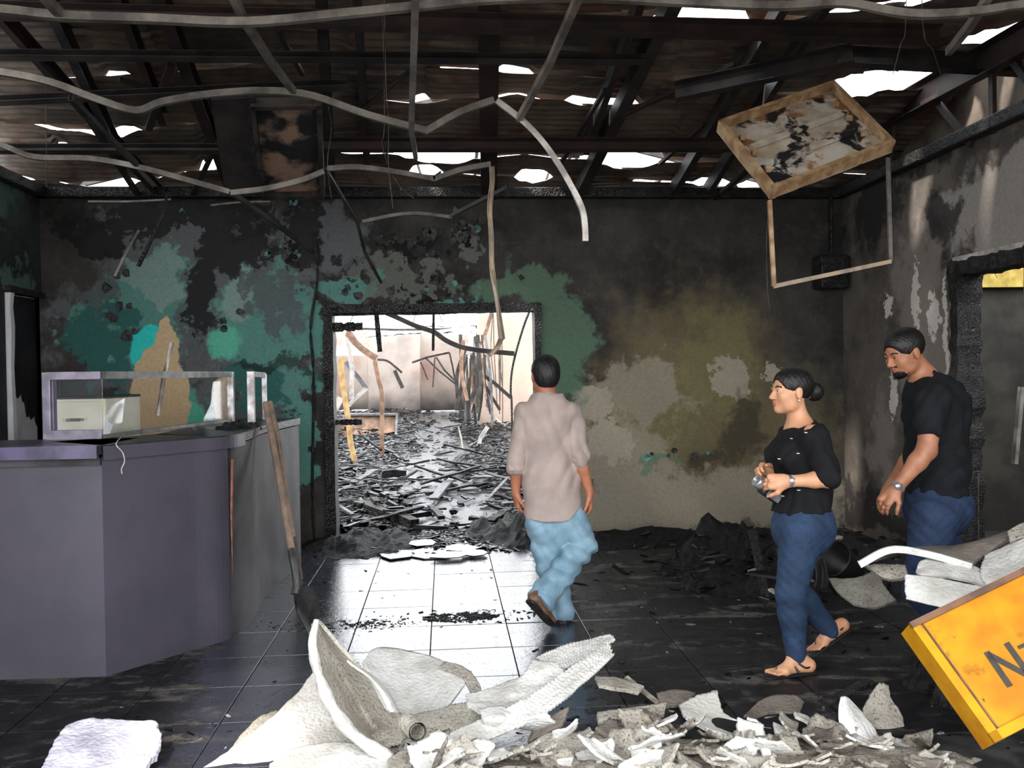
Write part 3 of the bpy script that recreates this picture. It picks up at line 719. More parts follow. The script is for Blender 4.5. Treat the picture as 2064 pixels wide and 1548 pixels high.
shardpoly('torn_film', [guard_pt(0.0, CT + .01), guard_pt(0.01, CT + .12), guard_pt(0.035, CT + .14), guard_pt(0.03, CT + .09), guard_pt(0.06, CT + .07), guard_pt(0.03, CT + .0)], 0.002, M_PAPER, parent=g)

# ---- filing cabinet behind the counter
M_CREAM = simple('cream_enamel', S(226, 220, 200), S(206, 198, 176), 5, 0.5)
fcy = 5.45; fx1 = at(212, 830, fcy).x; fx0 = fx1 - 0.34; fz = at(160, 804, fcy).z
fc = empty('filing_cabinet', ((fx0 + fx1) / 2, fcy + 0.3, 0), 'cream metal filing cabinet behind the counter glass', 'cabinet')
MB().box(((fx0 + fx1) / 2, fcy + 0.31, fz / 2), (fx1 - fx0, 0.60, fz), bev=0.006).build('body', M_CREAM, fc)
dh = (fz - 0.06) / 4
for k in range(4):
    zc = 0.05 + dh * (k + 0.5)
    dr_ = MB().box(((fx0 + fx1) / 2, fcy, zc), (fx1 - fx0 - 0.03, 0.03, dh - 0.012), bev=0.004).build('drawer', M_CREAM, fc)
    MB().box(((fx0 + fx1) / 2, fcy - 0.022, zc + 0.05), (0.10, 0.014, 0.018), bev=0.003).build('handle', M_ALUB, dr_)
MB().box(((fx0 + fx1) / 2, fcy + 0.31, fz + 0.006), (fx1 - fx0 + 0.008, 0.61, 0.014), bev=0.003).build('sooted_top', M_CHAR, fc)

# ---- shovel and stick leaning on the counter
M_HANDLE = simple('weathered_tool_wood', S(142, 116, 96), S(112, 96, 86), 14, 0.7, bump=0.2)
M_IRON = simple('dark_tool_steel', S(60, 60, 62), S(88, 84, 80), 10, 0.5, 0.5)
b0 = gnd(628, 1268); sh0, sh1 = at(535, 812, 5.85), at(592, 1130, 5.12)
sv = empty('shovel', (b0.x, b0.y, 0), 'long wooden-handled shovel leaning against the counter end', 'shovel')
MB().rod([sh0, sh0.lerp(sh1, 0.5), sh1], 0.021, 10, [0.9, 1, 1]).build('handle', M_HANDLE, sv)
s2 = at(599, 1175, 5.06); s3 = at(595, 1198, 5.03)
MB().rod(smoothline([sh1.lerp(sh0, 0.06), sh1, s2, s3], 5), 0.026, 10, None).build('socket', M_IRON, sv)
V = []; Fc = []
bl0, bl1 = s3, Vector((b0.x, b0.y - 0.02, 0.015))
ax = (bl1 - bl0).normalized(); sd = Vector((0.32, 0.95, 0)); sd = (sd - ax * sd.dot(ax)).normalized(); nn = ax.cross(sd)
for i in range(9):
    t = i / 8; wd = 0.105 * (1 - 0.9 * max(0, t - 0.72) ** 1.2 * 2.4) * min(1, 0.55 + 3 * t)
    for j in range(7):
        u = -1 + 2 * j / 6
        V.append(bl0.lerp(bl1, t) + sd * u * wd + nn * (0.03 * u * u + 0.02 * math.sin(t * 3)))
for i in range(8):
    for j in range(6): Fc.append((i * 7 + j, i * 7 + j + 1, (i + 1) * 7 + j + 1, (i + 1) * 7 + j))
nv = len(V); V += [v - nn * 0.004 for v in V]; Fc += [tuple(reversed([q + nv for q in f])) for f in Fc]
meshobj('blade', V, Fc, M_IRON, sv, smooth=True)
tag(MB().rod([at(544, 810, 5.95), at(560, 880, 5.85), at(590, 1080, 5.55), Vector((gnd(606, 1168).x, gnd(606, 1168).y, 0.01))], 0.019, 8).build('wooden_stick', M_HANDLE), 'thin pale wooden stick leaning behind the shovel handle', 'stick')

# ------------------------------------------------------------------ fallen ceiling grid, lamp, wires
M_RUN = NT('heat_stained_ceiling_runner', 0.45, 0.35)
_n = M_RUN.noise(5, 6, 0.65)
M_RUN.col(M_RUN.mix(M_RUN.rng(_n, 0.35, 0.65), S(122, 114, 105), S(70, 63, 58))); M_RUN.bump(M_RUN.noise(40, 3), 0.1, 0.004); M_RUN = M_RUN.mat
M_RUND = simple('sooty_ceiling_runner', S(70, 64, 60), S(34, 31, 30), 6, 0.55, 0.2)
M_RUNW = simple('bright_bent_runner', S(190, 182, 174), S(130, 122, 114), 6, 0.4, 0.3)
M_RUNT = simple('tan_scorched_runner', S(196, 170, 142), S(150, 136, 124), 8, 0.5, 0.2)
def tee(w, h): return [(-w / 2, 0), (w / 2, 0), (w / 2, 0.003), (0.004, 0.003), (0.004, h), (-0.004, h), (-0.004, 0.003), (-w / 2, 0.003)]
def upch(w, h): return [(-w / 2, 0), (w / 2, 0), (w / 2, h), (w / 2 - 0.003, h), (w / 2 - 0.003, 0.003), (-w / 2 + 0.003, 0.003), (-w / 2 + 0.003, h), (-w / 2, h)]
def runner(label, pts, mat=None, w=0.028, h=0.034, sm=5, name='ceiling_runner', twist=None, cat='ceiling runner'):
    P = [at(*p) for p in pts]
    if sm and len(P) > 2: P = smoothline(P, sm)
    return tag(MB().sweep(P, upch(w, h), twist=twist).build(name, mat or M_RUN), label, cat, 'fallen ceiling grid strips')
runner('long wavy ceiling runner sweeping across the very top of the view', [(-500, 20, 3.3), (-200, 14, 3.3), (0, 28, 3.3), (120, 40, 3.32), (300, 46, 3.34), (500, 53, 3.36), (690, 36, 3.4), (850, 20, 3.42), (1000, 6, 3.45), (1200, 3, 3.45), (1380, 12, 3.45), (1560, 20, 3.4), (1700, 14, 3.4), (1830, 36, 3.3), (1960, 32, 3.3), (2100, 16, 3.25), (2400, 20, 3.25)], w=0.03, h=0.03)
runner('sagging ceiling runner that ends in the bright strip hanging down', [(-420, 150, 4.6), (-160, 128, 4.6), (0, 152, 4.6), (100, 172, 4.6), (190, 205, 4.6), (275, 230, 4.6), (330, 212, 4.6), (430, 196, 4.62), (540, 190, 4.65), (630, 200, 4.65), (740, 238, 4.6), (862, 271, 4.6)], sm=4)
runner('short rising ceiling runner up to the sharp peak in the middle', [(860, 272, 4.6), (930, 232, 4.6), (998, 208, 4.6)], sm=3)
runner('bright bent runner drooping from the peak to a loose end', [(998, 208, 4.6), (1050, 248, 4.58), (1090, 290, 4.55), (1125, 340, 4.52), (1150, 385, 4.5), (1168, 425, 4.5), (1173, 458, 4.5), (1174, 486, 4.5)], M_RUNW, w=0.026, h=0.03, sm=4)
runner('lowest left ceiling runner dipping towards the wall corner', [(-150, 250, 5.8), (0, 297, 5.8), (70, 322, 5.85), (180, 325, 5.9), (275, 341, 5.9), (370, 366, 5.9), (462, 392, 5.9)], sm=4)
runner('ceiling runner rising away from the dark metal tray corner', [(466, 394, 5.9), (540, 385, 5.9), (610, 368, 5.9), (655, 350, 5.9)], sm=3)
runner('thin arched ceiling runner left of the hanging tan strip', [(660, 345, 5.95), (720, 342, 5.95), (800, 352, 5.95), (876, 366, 5.95)], sm=4)
runner('short ceiling runner climbing to the top of the tan strip', [(876, 366, 5.95), (930, 347, 5.95), (990, 336, 5.95)], sm=3)
runner('long tan strip hanging down in front of the doorway top', [(990, 336, 5.95), (992, 380, 5.93), (988, 430, 5.9), (990, 500, 5.88), (992, 560, 5.86), (1001, 620, 5.85), (1011, 684, 5.83)], M_RUNT, w=0.032, h=0.02, sm=3)
runner('stub of tan strip kinked at the lower end over the doorway', [(1012, 684, 5.83), (1005, 700, 5.8), (989, 719, 5.78)], M_RUNT, w=0.03, h=0.02, sm=0)
runner('curved sooty runner lying against the wall above the doorway', [(731, 450, 7.0), (800, 436, 7.0), (850, 434, 7.0), (910, 441, 7.0)], M_RUN, w=0.026, h=0.026)
runner('sooty runner slanting up right above the doorway', [(906, 440, 7.0), (960, 412, 6.9), (1012, 386, 6.8), (1028, 374, 6.8)], M_RUND, w=0.026, h=0.026)
runner('straight cross tee receding at the upper left', [(455, -30, 3.2), (490, 45, 3.45), (545, 130, 4.1), (592, 190, 4.62)], sm=0)
runner('short cross tee at the top left corner', [(75, -12, 3.1), (122, 38, 3.32)], sm=0)
runner('straight cross tee dropping through the middle of the roof view', [(838, -20, 3.2), (836, 60, 3.5), (829, 265, 4.6), (838, 322, 5.6)], sm=0)
runner('straight cross tee slanting down to the sharp peak from the right', [(1172, -10, 3.2), (1110, 130, 3.9), (1046, 246, 4.58)], sm=0)
runner('cross tee slanting down at the top right', [(2000, -10, 3.2), (1955, 60, 3.5), (1912, 112, 3.9)], sm=0)
runner('short pale cross tee in the left roof shadow', [(143, 203, 4.9), (205, 268, 5.4), (275, 336, 5.85)], M_RUND, sm=0)
runner('black charred strip hanging over the turquoise wall', [(340, 392, 7.3), (328, 440, 7.28), (300, 500, 7.25), (281, 538, 7.25)], M_CHAR, w=0.05, h=0.02, sm=0)
runner('grey strip dangling beside the black charred strip', [(282, 466, 7.4), (268, 490, 7.38), (250, 525, 7.36), (234, 558, 7.35)], M_RUN, w=0.03, h=0.02, sm=0)
runner('white strip hanging low behind the counter glass', [(350, 690, 6.7), (342, 725, 6.7), (333, 760, 6.68), (327, 800, 6.66), (321, 838, 6.65)], M_RUNW, w=0.035, h=0.022, sm=0)
runner('faint strip slanting down the wall left of the doorway', [(466, 392, 6.3), (520, 430, 6.7), (590, 480, 7.2), (630, 512, 7.5)], M_RUND, sm=0)
runner('long thin strip slanting down to the doorway head', [(655, 342, 6.2), (690, 400, 6.6), (720, 450, 7.0), (735, 510, 7.3), (768, 572, 7.6)], M_RUND, w=0.022, h=0.02, sm=0)
runner('narrow light strip along the left wall top', [(178, 408, 7.6), (260, 408, 7.6), (345, 404, 7.6)], M_RUN, w=0.02, h=0.015)
runner('narrow light strip along the wall top near the tray', [(425, 416, 7.6), (480, 410, 7.6), (545, 408, 7.6)], M_RUN, w=0.02, h=0.015)
runner('pale strip hanging in the right-hand doorway', [(2062, 780, 6.0), (2056, 850, 6.0), (2048, 935, 6.0)], M_RUNW, w=0.045, h=0.025, sm=0)
M_WIRE = simple('burnt_wire', S(58, 52, 48), S(90, 80, 70), 20, 0.7)
def wire(label, pts, r=0.0028, mat=None, top=False):
    P = [at(*p) for p in pts]
    if top: P = [Vector((P[0].x, P[0].y, roofz(P[0].y)))] + P
    return tag(MB().rod(smoothline(P, 4), r, 5).build('hanging_wire', mat or M_WIRE), label, 'wire', 'hanging wires')
wire('thin wire drooping left of the hanging lamp tray', [(1552, 405, 5.0), (1545, 480, 5.0), (1547, 580, 5.0), (1552, 626, 5.0)], 0.002)
wire('wire from the roof to the lamp tray top', [(1826, 40, 4.6), (1815, 90, 4.7), (1800, 150, 4.8)], top=True)
wire('second wire from the roof towards the right edge beam', [(1860, 48, 4.6), (1880, 100, 4.8), (1896, 150, 5.0)], top=True)
wire('thin vertical wire in the upper left roof', [(94, 300, 6.5), (93, 340, 6.5), (94, 376, 6.5)], 0.0025, top=True)
wire('kinked wire hanging by the middle rafters', [(778, 170, 5.2), (783, 240, 5.3), (783, 330, 5.4), (790, 400, 5.4), (792, 420, 5.4)], top=True)
wire('loose wire curling beside the kinked wire', [(775, 240, 5.3), (770, 290, 5.3), (790, 350, 5.4), (815, 385, 5.4), (835, 400, 5.4)], 0.002, top=True)
wire('faint wire slanting down the dark wall right of the doorway', [(1140, 395, YB - .004), (1100, 440, YB - .004), (1050, 485, YB - .004), (1030, 490, YB - .004)], 0.0025)
wire('thin wire drooping from the pale wall over the right door', [(1945, 460, 5.8), (1960, 490, 5.8), (1985, 515, 5.8), (2010, 560, 5.8)], 0.002)
wire('taut wire beside the right doorway jamb', [(1972, 955, 4.7), (1972, 1030, 4.7), (1973, 1096, 4.7)], 0.003)
wire('wire loop hanging under the right door head', [(2064, 520, 5.9), (2063, 650, 5.9), (2062, 780, 5.9)], 0.002)
wire('wire hanging across the dark metal tray', [(662, 215, 5.6), (668, 260, 5.6), (660, 330, 5.6), (668, 400, 5.7)], 0.0025)

# ---- dark hanging metal tray at the left and loose dark sheet beside it
m = NT('rust_and_soot_tray', 0.6, 0.2)
n = m.noise(4, 6, 0.65)
c = m.mix(m.rng(n, 0.4, 0.6), S(40, 42, 48), S(30, 28, 28)); c = m.mix(m.rng(m.noise(3, 5), 0.5, 0.62), c, S(150, 122, 104))
m.col(c); M_TRAY = m.mat
def tray(root_name, B, u, v, depth, label, mat_in, mat_rim, rim=0.03, cat='lamp'):
    """open sheet-metal lamp tray: back plate + four rims; B corner, edges u and v, rim towards n"""
    B, u, v = Vector(B), Vector(u), Vector(v); n = u.cross(v).normalized()
    if n.dot(CAM - (B + (u + v) / 2)) < 0: n = -n
    t = empty(root_name, B + (u + v) / 2, label, cat)
    MB().quadbox(B, B + u, B + u + v, B + v, -n * 0.004).build('back_plate', mat_in, t)
    uu, vv = u.normalized(), v.normalized()
    for (a, b, inn) in ((B, B + u, vv), (B + v, B + u + v, -vv), (B, B + v, uu), (B + u, B + u + v, -uu)):
        e = (b - a)
        MB().quadbox(a, b, b + n * depth, a + n * depth, inn * 0.004).quadbox(a + n * depth, b + n * depth, b + n * depth + inn * rim, a + n * depth + inn * rim, n * 0.003).build('rim', mat_rim, t)
    return t, n
qa, qb, qc = at(655, 385, 6.3), at(462, 388, 6.3), at(648, 196, 5.5)
tt, nn_ = tray('metal_ceiling_tray', qa, at(530, 388, 6.3) - qa, qc - qa, 0.07, 'sooty metal ceiling tray hanging above the left wall', M_TRAY, M_RUND)
shardpoly('metal_sheet', [at(455, 392, 6.35), at(520, 390, 6.3), at(505, 196, 5.5), at(425, 200, 5.5)], 0.01, M_STEELD, 'blackened metal sheet hanging beside the sooty ceiling tray', 'metal sheet')
tag(MB().sweep([at(528, 392, 6.2), at(505, 196, 5.45)], rectp(0.05, 0.02)).build('metal_strip', M_CHAR), 'black folded strip between tray and blackened sheet', 'metal strip')

# ---- hanging lamp tray on the right with its drooping diffuser frame
m = NT('scorched_white_lamp_tray', 0.5, 0.1)
n = m.noise(3.4, 6, 0.62, 0.4); n2 = m.noise(6, 5)
c = m.mix(m.rng(n2, 0.35, 0.65), S(206, 196, 182), S(170, 152, 130))
c = m.mix(m.rng(n, 0.50, 0.56), c, S(36, 36, 38)); c = m.mix(m.rng(m.noise(5, 5), 0.56, 0.63), c, S(150, 104, 66))
m.col(c); M_LAMPT = m.mat
M_RIM = simple('rusty_cream_rim', S(178, 148, 112), S(130, 96, 64), 12, 0.6)
lB, lR, lL = at(1552, 402, 4.55), at(1798, 306, 4.75), at(1444, 264, 5.0)
lt, ln = tray('ceiling_lamp', lB, lR - lB, lL - lB, 0.07, 'scorched square ceiling lamp tray hanging tilted near the right wall', M_LAMPT, M_RIM, 0.028)
u, v = lR - lB, lL - lB
for f in (0.36, 0.62):
    MB().sweep([lB + u * 0.06 + v * f + ln * 0.02, lB + u * 0.94 + v * f + ln * 0.02], rectp(0.03, 0.02), up=tuple(ln)).build('lamp_batten', M_LAMPT, lt)
for f in (0.28, 0.52, 0.75):
    for e in (0.1, 0.9):
        MB().box(lB + u * e + v * f + ln * 0.03, (0.03, 0.03, 0.035), bev=0.004).build('lamp_holder', M_RIM, lt)
h0, h1, h2, h3 = at(1551, 404, 4.52), at(1560, 577, 4.5), at(1795, 527, 4.7), at(1790, 318, 4.72)
MB().sweep([h0, h1], rectp(0.022, 0.016), up=(0, 1, 0)).build('frame_side', M_RIM, lt)
MB().sweep([h1, h2], rectp(0.022, 0.016), up=(0, 1, 0)).build('frame_bottom', M_RUNT, lt)
MB().sweep([h2, h3], rectp(0.02, 0.016), up=(0, 1, 0)).build('frame_side', M_RUN, lt)
# charred air-conditioner on the back wall
A0, A1 = at(1656, 545, YB - 0.22), at(1744, 545, YB - 0.22)
A1.x = min(A1.x, XR - 0.03)
ac = empty('air_conditioner', ((A0.x + A1.x) / 2, YB - 0.1, A0.z), 'charred black box unit on the back wall near the right corner', 'air conditioner')
zt, zb = at(1700, 512, YB - 0.22).z, at(1700, 580, YB - 0.22).z
MB().box(((A0.x + A1.x) / 2, YB - 0.11, (zt + zb) / 2), (A1.x - A0.x, 0.2, zt - zb), bev=0.02).build('casing', M_CHAR, ac)
for k in range(4):
    MB().box(((A0.x + A1.x) / 2, YB - 0.215, zb + 0.05 + k * 0.035), (A1.x - A0.x - 0.05, 0.012, 0.012), bev=0.003).build('louvre', M_CHAR, ac)
MB().rod([Vector((A1.x - 0.1, YB - 0.06, zt)), Vector((A1.x - 0.1, YB - 0.06, zt + 0.55))], 0.015).build('pipe', M_CHAR, ac)
# conduit left of the doorway
tag(MB().rod(smoothline([at(634, 470, YB - .03), at(640, 560, YB - .03), at(626, 660, YB - .03), at(632, 760, YB - .03), at(630, 1000, YB - .03), at(636, 1108, YB - .03)], 6), 0.012, 8).build('wall_cable', M_CHAR), 'burnt black cable running down the wall left of the doorway', 'cable')
# ------------------------------------------------------------------ white curled shards in the foreground
def shard_mat(name, c1, c2, spk, sp_lo=0.60, rough=0.55, vs=70, bs=0.5, dirt=None):
    m = NT(name, rough, 0, 0.4)
    n = m.noise(5, 6, 0.6); s = m.noise(95, 4, 0.75)
    c = m.mix(m.rng(n, 0.38, 0.66), c1, c2)
    if dirt is not None: c = m.mix(m.rng(m.noise(9, 6, 0.7), 0.56, 0.66), c, dirt)
    c = m.mix(m.rng(s, sp_lo, sp_lo + 0.07), c, spk)
    m.col(c)
    b1 = m.bump(m.voro(vs, 'SMOOTH_F1'), bs, 0.010)
    m.bump(n, 0.4, 0.02, b1); return m.mat
M_SHW = shard_mat('white_melted_sheet', S(212, 209, 204), S(176, 172, 164), S(110, 104, 96), 0.66)
M_SHG = shard_mat('pebbled_grey_sheet', S(170, 164, 152), S(138, 130, 118), S(60, 54, 48), 0.56)
M_SHB = shard_mat('brown_smoked_sheet', S(124, 114, 104), S(92, 84, 78), S(60, 54, 50), 0.62, 0.45)
M_SHL = shard_mat('lilac_white_slab', S(224, 220, 232), S(180, 174, 188), S(110, 104, 110), 0.68)
M_SHD = shard_mat('dirty_plaster', S(150, 142, 130), S(104, 96, 86), S(50, 46, 42), 0.55, 0.7, dirt=S(70, 62, 54))
def bspline(P, n):
    """clamped uniform interpolation through control rows (Catmull-Rom), P: (k,3) array"""
    k = len(P); Q = np.vstack([2 * P[0] - P[1], P, 2 * P[-1] - P[-2]])
    t = np.linspace(0, k - 1 - 1e-6, n); i = t.astype(int); f = (t - i)[:, None]
    a, b, c, d = Q[i], Q[i + 1], Q[i + 2], Q[i + 3]
    return 0.5 * (2 * b + (c - a) * f + (2 * a - 5 * b + 4 * c - d) * f ** 2 + (3 * b - a - 3 * c + d) * f ** 3)
_shn = [0]
def patch(label, rows, mat, th=0.012, jag=0.05, nu=30, nv=30, seed=None, rib=None, name='plaster_shard', cat='shard', group='white curled shards in the foreground heap', lump=0.004, parent=None, world=False):
    _shn[0] += 1; seed = seed or _shn[0]
    G = [[np.array(p if world else at(*p)) for p in r] for r in rows]
    R1 = [bspline(np.array(r), nu) for r in G]; C = np.array([bspline(np.array([r[i] for r in R1]), nv) for i in range(nu)])    # nu x nv x 3
    # ragged rim: pull the border samples inwards by noise
    out = np.empty_like(C)
    for i in range(nu):
        for j in range(nv):
            u, v = i / (nu - 1), j / (nv - 1)
            eu0 = jag * (0.5 + 0.5 * mnoise.noise((v * 9, seed * 3.1, 0))) + jag * 0.5 * mnoise.noise((v * 31, seed, 4)); eu1 = jag * (0.5 + 0.5 * mnoise.noise((v * 9, seed * 5.7, 2))) + jag * 0.5 * mnoise.noise((v * 31, seed, 9))
            ev0 = jag * (0.5 + 0.5 * mnoise.noise((u * 9, seed * 2.3, 5))) + jag * 0.5 * mnoise.noise((u * 31, seed, 14)); ev1 = jag * (0.5 + 0.5 * mnoise.noise((u * 9, seed * 7.9, 7))) + jag * 0.5 * mnoise.noise((u * 31, seed, 19))
            uu = (eu0 + u * (1 - eu0 - eu1)) * (nu - 1); vv = (ev0 + v * (1 - ev0 - ev1)) * (nv - 1)
            uu = min(max(uu, 0), nu - 1.001); vv = min(max(vv, 0), nv - 1.001); a, b = int(uu), int(vv); fu, fv = uu - a, vv - b
            out[i, j] = C[a, b] * (1 - fu) * (1 - fv) + C[a + 1, b] * fu * (1 - fv) + C[a, b + 1] * (1 - fu) * fv + C[a + 1, b + 1] * fu * fv
    du = np.gradient(out, axis=0); dv = np.gradient(out, axis=1); N = np.cross(du, dv); N /= np.linalg.norm(N, axis=2, keepdims=True) + 1e-9
    for i in range(nu):
        for j in range(nv):
            p = out[i, j]; out[i, j] = p + N[i, j] * (lump * mnoise.fractal(Vector(p) * 9 + Vector((seed, 0, 0)), 1.0, 2.0, 4))
    if rib:
        fu, fv, am = rib; I, Jx = np.meshgrid(np.arange(nu) / (nu - 1), np.arange(nv) / (nv - 1), indexing='ij')
        out += N * (am * np.maximum(np.sin(I * fu * 6.283), -0.3) * (0.7 + 0.5 * np.cos(Jx * fv * 6.283)))[..., None]
    V = np.concatenate([(out + N * th / 2).reshape(-1, 3), (out - N * th / 2).reshape(-1, 3)]); nn = nu * nv; Fc = []
    for i in range(nu - 1):
        for j in range(nv - 1):
            q = (i * nv + j, (i + 1) * nv + j, (i + 1) * nv + j + 1, i * nv + j + 1); Fc.append(q); Fc.append(tuple(nn + x for x in reversed(q)))
    for i in range(nu - 1):
        Fc.append((i * nv, nn + i * nv, nn + (i + 1) * nv, (i + 1) * nv)); a, b = i * nv + nv - 1, (i + 1) * nv + nv - 1; Fc.append((b, nn + b, nn + a, a))
    for j in range(nv - 1):
        Fc.append((j + 1, nn + j + 1, nn + j, j)); a = (nu - 1) * nv + j; Fc.append((a, nn + a, nn + a + 1, a + 1))
    o = meshobj(name, V.tolist(), Fc, mat, parent, smooth=True)
    me = o.data
    # keep the broken edge crisp
    sh = [False] * len(me.polygons)
    nf = 2 * (nu - 1) * (nv - 1)
    me.polygons.foreach_set('use_smooth', [k < nf for k in range(len(me.polygons))])
    return tag(o, label, cat, group)

# big fan-shaped sheet, shell and rolled tube
patch('huge white fan-shaped sheet spreading left under the pointed shell', [[(648, 1330, 3.95), (590, 1405, 3.8), (505, 1480, 3.6), (385, 1565, 3.35)], [(664, 1370, 3.88), (630, 1440, 3.72), (580, 1505, 3.52), (480, 1590, 3.28)], [(700, 1430, 3.8), (700, 1485, 3.62), (680, 1545, 3.42), (620, 1620, 3.2)], [(760, 1480, 3.72), (780, 1530, 3.55), (760, 1570, 3.36), (720, 1640, 3.12)]], M_SHW, 0.014, 0.03)
patch('white sheet lying at the bottom edge below the pointed shell', [[(560, 1520, 3.42), (640, 1500, 3.46), (720, 1500, 3.44), (800, 1530, 3.36)], [(520, 1570, 3.24), (620, 1565, 3.26), (720, 1560, 3.26), (820, 1565, 3.22)]], M_SHW, 0.014, 0.05, 26, 18)
patch('grey-white curl in front of the pointed shell base', [[(780, 1535, 3.3), (815, 1512, 3.34), (850, 1520, 3.32)], [(790, 1560, 3.2), (822, 1548, 3.22), (860, 1550, 3.22)]], M_SHG, 0.012, 0.06, 20, 14)
patch('speckled grey flap lying left of the huge fan-shaped sheet', [[(478, 1490, 3.62), (530, 1440, 3.85), (590, 1428, 3.9)], [(450, 1535, 3.45), (500, 1490, 3.62), (560, 1460, 3.75)], [(400, 1580, 3.3), (450, 1545, 3.42), (510, 1500, 3.55)]], M_SHG, 0.012, 0.08)
shell_rows = [[(632, 1256, 3.50), (640, 1252, 3.53), (650, 1262, 3.52)], [(632, 1312, 3.45), (664, 1308, 3.60), (698, 1316, 3.53)], [(648, 1372, 3.42), (700, 1380, 3.62), (748, 1368, 3.50)], [(676, 1426, 3.40), (735, 1440, 3.60), (786, 1412, 3.48)], [(722, 1480, 3.38), (772, 1490, 3.55), (808, 1442, 3.46)], [(790, 1524, 3.36), (812, 1512, 3.45), (816, 1462, 3.42)]]
sl = patch('tall pointed white shell standing up with a pebbled hollow inside', shell_rows, M_SHG, 0.014, 0.015, name='curled_shell')
rim = smoothline([at(638, 1250, 3.5), at(630, 1300, 3.44), at(645, 1368, 3.41), at(672, 1428, 3.385), at(716, 1484, 3.365), at(788, 1530, 3.345)], 8)
MB().rod(rim, 0.026, 10, [0.35 + 0.65 * math.sin(min(1, 0.12 + k / (len(rim) - 1)) * math.pi * 0.55) * (0.95 + 0.55 * mnoise.noise((k * 0.23, 1, 2)) + 0.2 * mnoise.noise((k * 0.9, 4, 2))) for k in range(len(rim))]).build('rolled_rim', M_SHW, sl, True)
patch('smooth white tongue curling down inside the pointed shell', [[(698, 1330, 3.50), (716, 1345, 3.46), (735, 1352, 3.5)], [(735, 1358, 3.46), (748, 1368, 3.41), (764, 1372, 3.46)], [(762, 1400, 3.43), (775, 1402, 3.38), (790, 1408, 3.44)], [(778, 1432, 3.41), (790, 1436, 3.36), (803, 1438, 3.42)]], M_SHW, 0.008, 0.02, 24, 16)
tube = smoothline([at(820, 1455, 3.40), at(835, 1470, 3.34), at(842, 1476, 3.30)], 5)
tg = MB()
tg.sweep(tube, [(0.036 * math.cos(a), 0.036 * math.sin(a)) for a in [i * math.pi / 9 for i in range(18)]], cap=False); tg.sweep(list(reversed(tube)), [(0.027 * math.cos(a), 0.027 * math.sin(a)) for a in [i * math.pi / 9 for i in range(18)]], cap=False)
tag(tg.build('broken_tube', M_SHG, None, True), 'short broken tube end poking out below the pointed shell', 'tube', 'white curled shards in the foreground heap')
patch('broad smooth white panel lying behind the pointed shell', [[(728, 1335, 3.98), (762, 1306, 4.15), (850, 1318, 4.12), (954, 1356, 3.98)], [(760, 1390, 3.85), (800, 1378, 3.92), (860, 1386, 3.9), (924, 1400, 3.84)], [(800, 1452, 3.68), (832, 1458, 3.68), (862, 1460, 3.68), (889, 1442, 3.72)]], M_SHW, 0.012, 0.012, 30, 30)
patch('curled off-white strip along the far edge of the smooth panel', [[(893, 1332, 4.05), (935, 1345, 4.0), (968, 1380, 3.92), (970, 1415, 3.82)], [(880, 1345, 4.0), (925, 1365, 3.94), (948, 1395, 3.86), (950, 1425, 3.78)]], M_SHG, 0.01, 0.06, 24, 10)
RB = dict(name='woven_sheet', cat='sheet', lump=0.006)
patch('long woven-textured white band sweeping up to the right', [[(835, 1512, 3.42), (940, 1462, 3.5), (1050, 1412, 3.58), (1140, 1352, 3.72), (1232, 1292, 3.9)], [(845, 1528, 3.36), (975, 1495, 3.42), (1095, 1440, 3.5), (1175, 1380, 3.65), (1240, 1320, 3.84)]], M_SHW, 0.01, 0.03, 150, 26, rib=(50, 6, 0.004), **RB)
patch('second woven white band on top with a frayed far end', [[(1078, 1326, 3.92), (1128, 1303, 4.0), (1190, 1287, 4.06), (1232, 1278, 4.1)], [(1096, 1345, 3.84), (1140, 1348, 3.84), (1190, 1322, 3.92), (1244, 1288, 4.04)]], M_SHW, 0.01, 0.05, 90, 24, rib=(26, 5, 0.004), **RB)
patch('woven grey band lying under the smooth white panel', [[(724, 1488, 3.5), (800, 1452, 3.6), (900, 1425, 3.68), (985, 1405, 3.74)], [(745, 1512, 3.4), (840, 1492, 3.46), (930, 1470, 3.52), (1010, 1450, 3.58)]], M_SHG, 0.01, 0.04, 110, 24, rib=(40, 5, 0.0035), **RB)
patch('lumpy white sheet folded over the woven bands', [[(932, 1402, 3.74), (985, 1388, 3.78), (1050, 1362, 3.82), (1072, 1330, 3.9), (1132, 1338, 3.86)], [(938, 1425, 3.66), (1000, 1420, 3.66), (1060, 1402, 3.7), (1108, 1376, 3.76), (1140, 1354, 3.8)], [(972, 1438, 3.58), (1012, 1446, 3.56), (1052, 1430, 3.6), (1090, 1408, 3.66), (1122, 1384, 3.72)]], M_SHW, 0.014, 0.06, 36, 26, lump=0.016)
patch('small folded white flap at the middle of the heap', [[(964, 1432, 3.56), (1000, 1424, 3.58), (1032, 1428, 3.56)], [(972, 1452, 3.5), (1002, 1448, 3.47), (1034, 1444, 3.52)], [(985, 1466, 3.5), (1005, 1470, 3.48), (1028, 1458, 3.5)]], M_SHW, 0.012, 0.06, 20, 20)
patch('cupped grey-white shell below the woven band', [[(1062, 1505, 3.36), (1110, 1478, 3.44), (1178, 1478, 3.46), (1230, 1468, 3.5)], [(1068, 1532, 3.26), (1122, 1515, 3.30), (1180, 1512, 3.32), (1232, 1496, 3.38)], [(1100, 1565, 3.18), (1150, 1560, 3.2), (1182, 1545, 3.24), (1205, 1522, 3.3)]], M_SHG, 0.012, 0.05)
patch('pale plate with a torn edge right of the woven band', [[(1195, 1362, 3.85), (1250, 1368, 3.88), (1300, 1385, 3.85)], [(1205, 1385, 3.76), (1250, 1392, 3.76), (1290, 1400, 3.78)]], M_SHG, 0.014, 0.08, 22, 14)
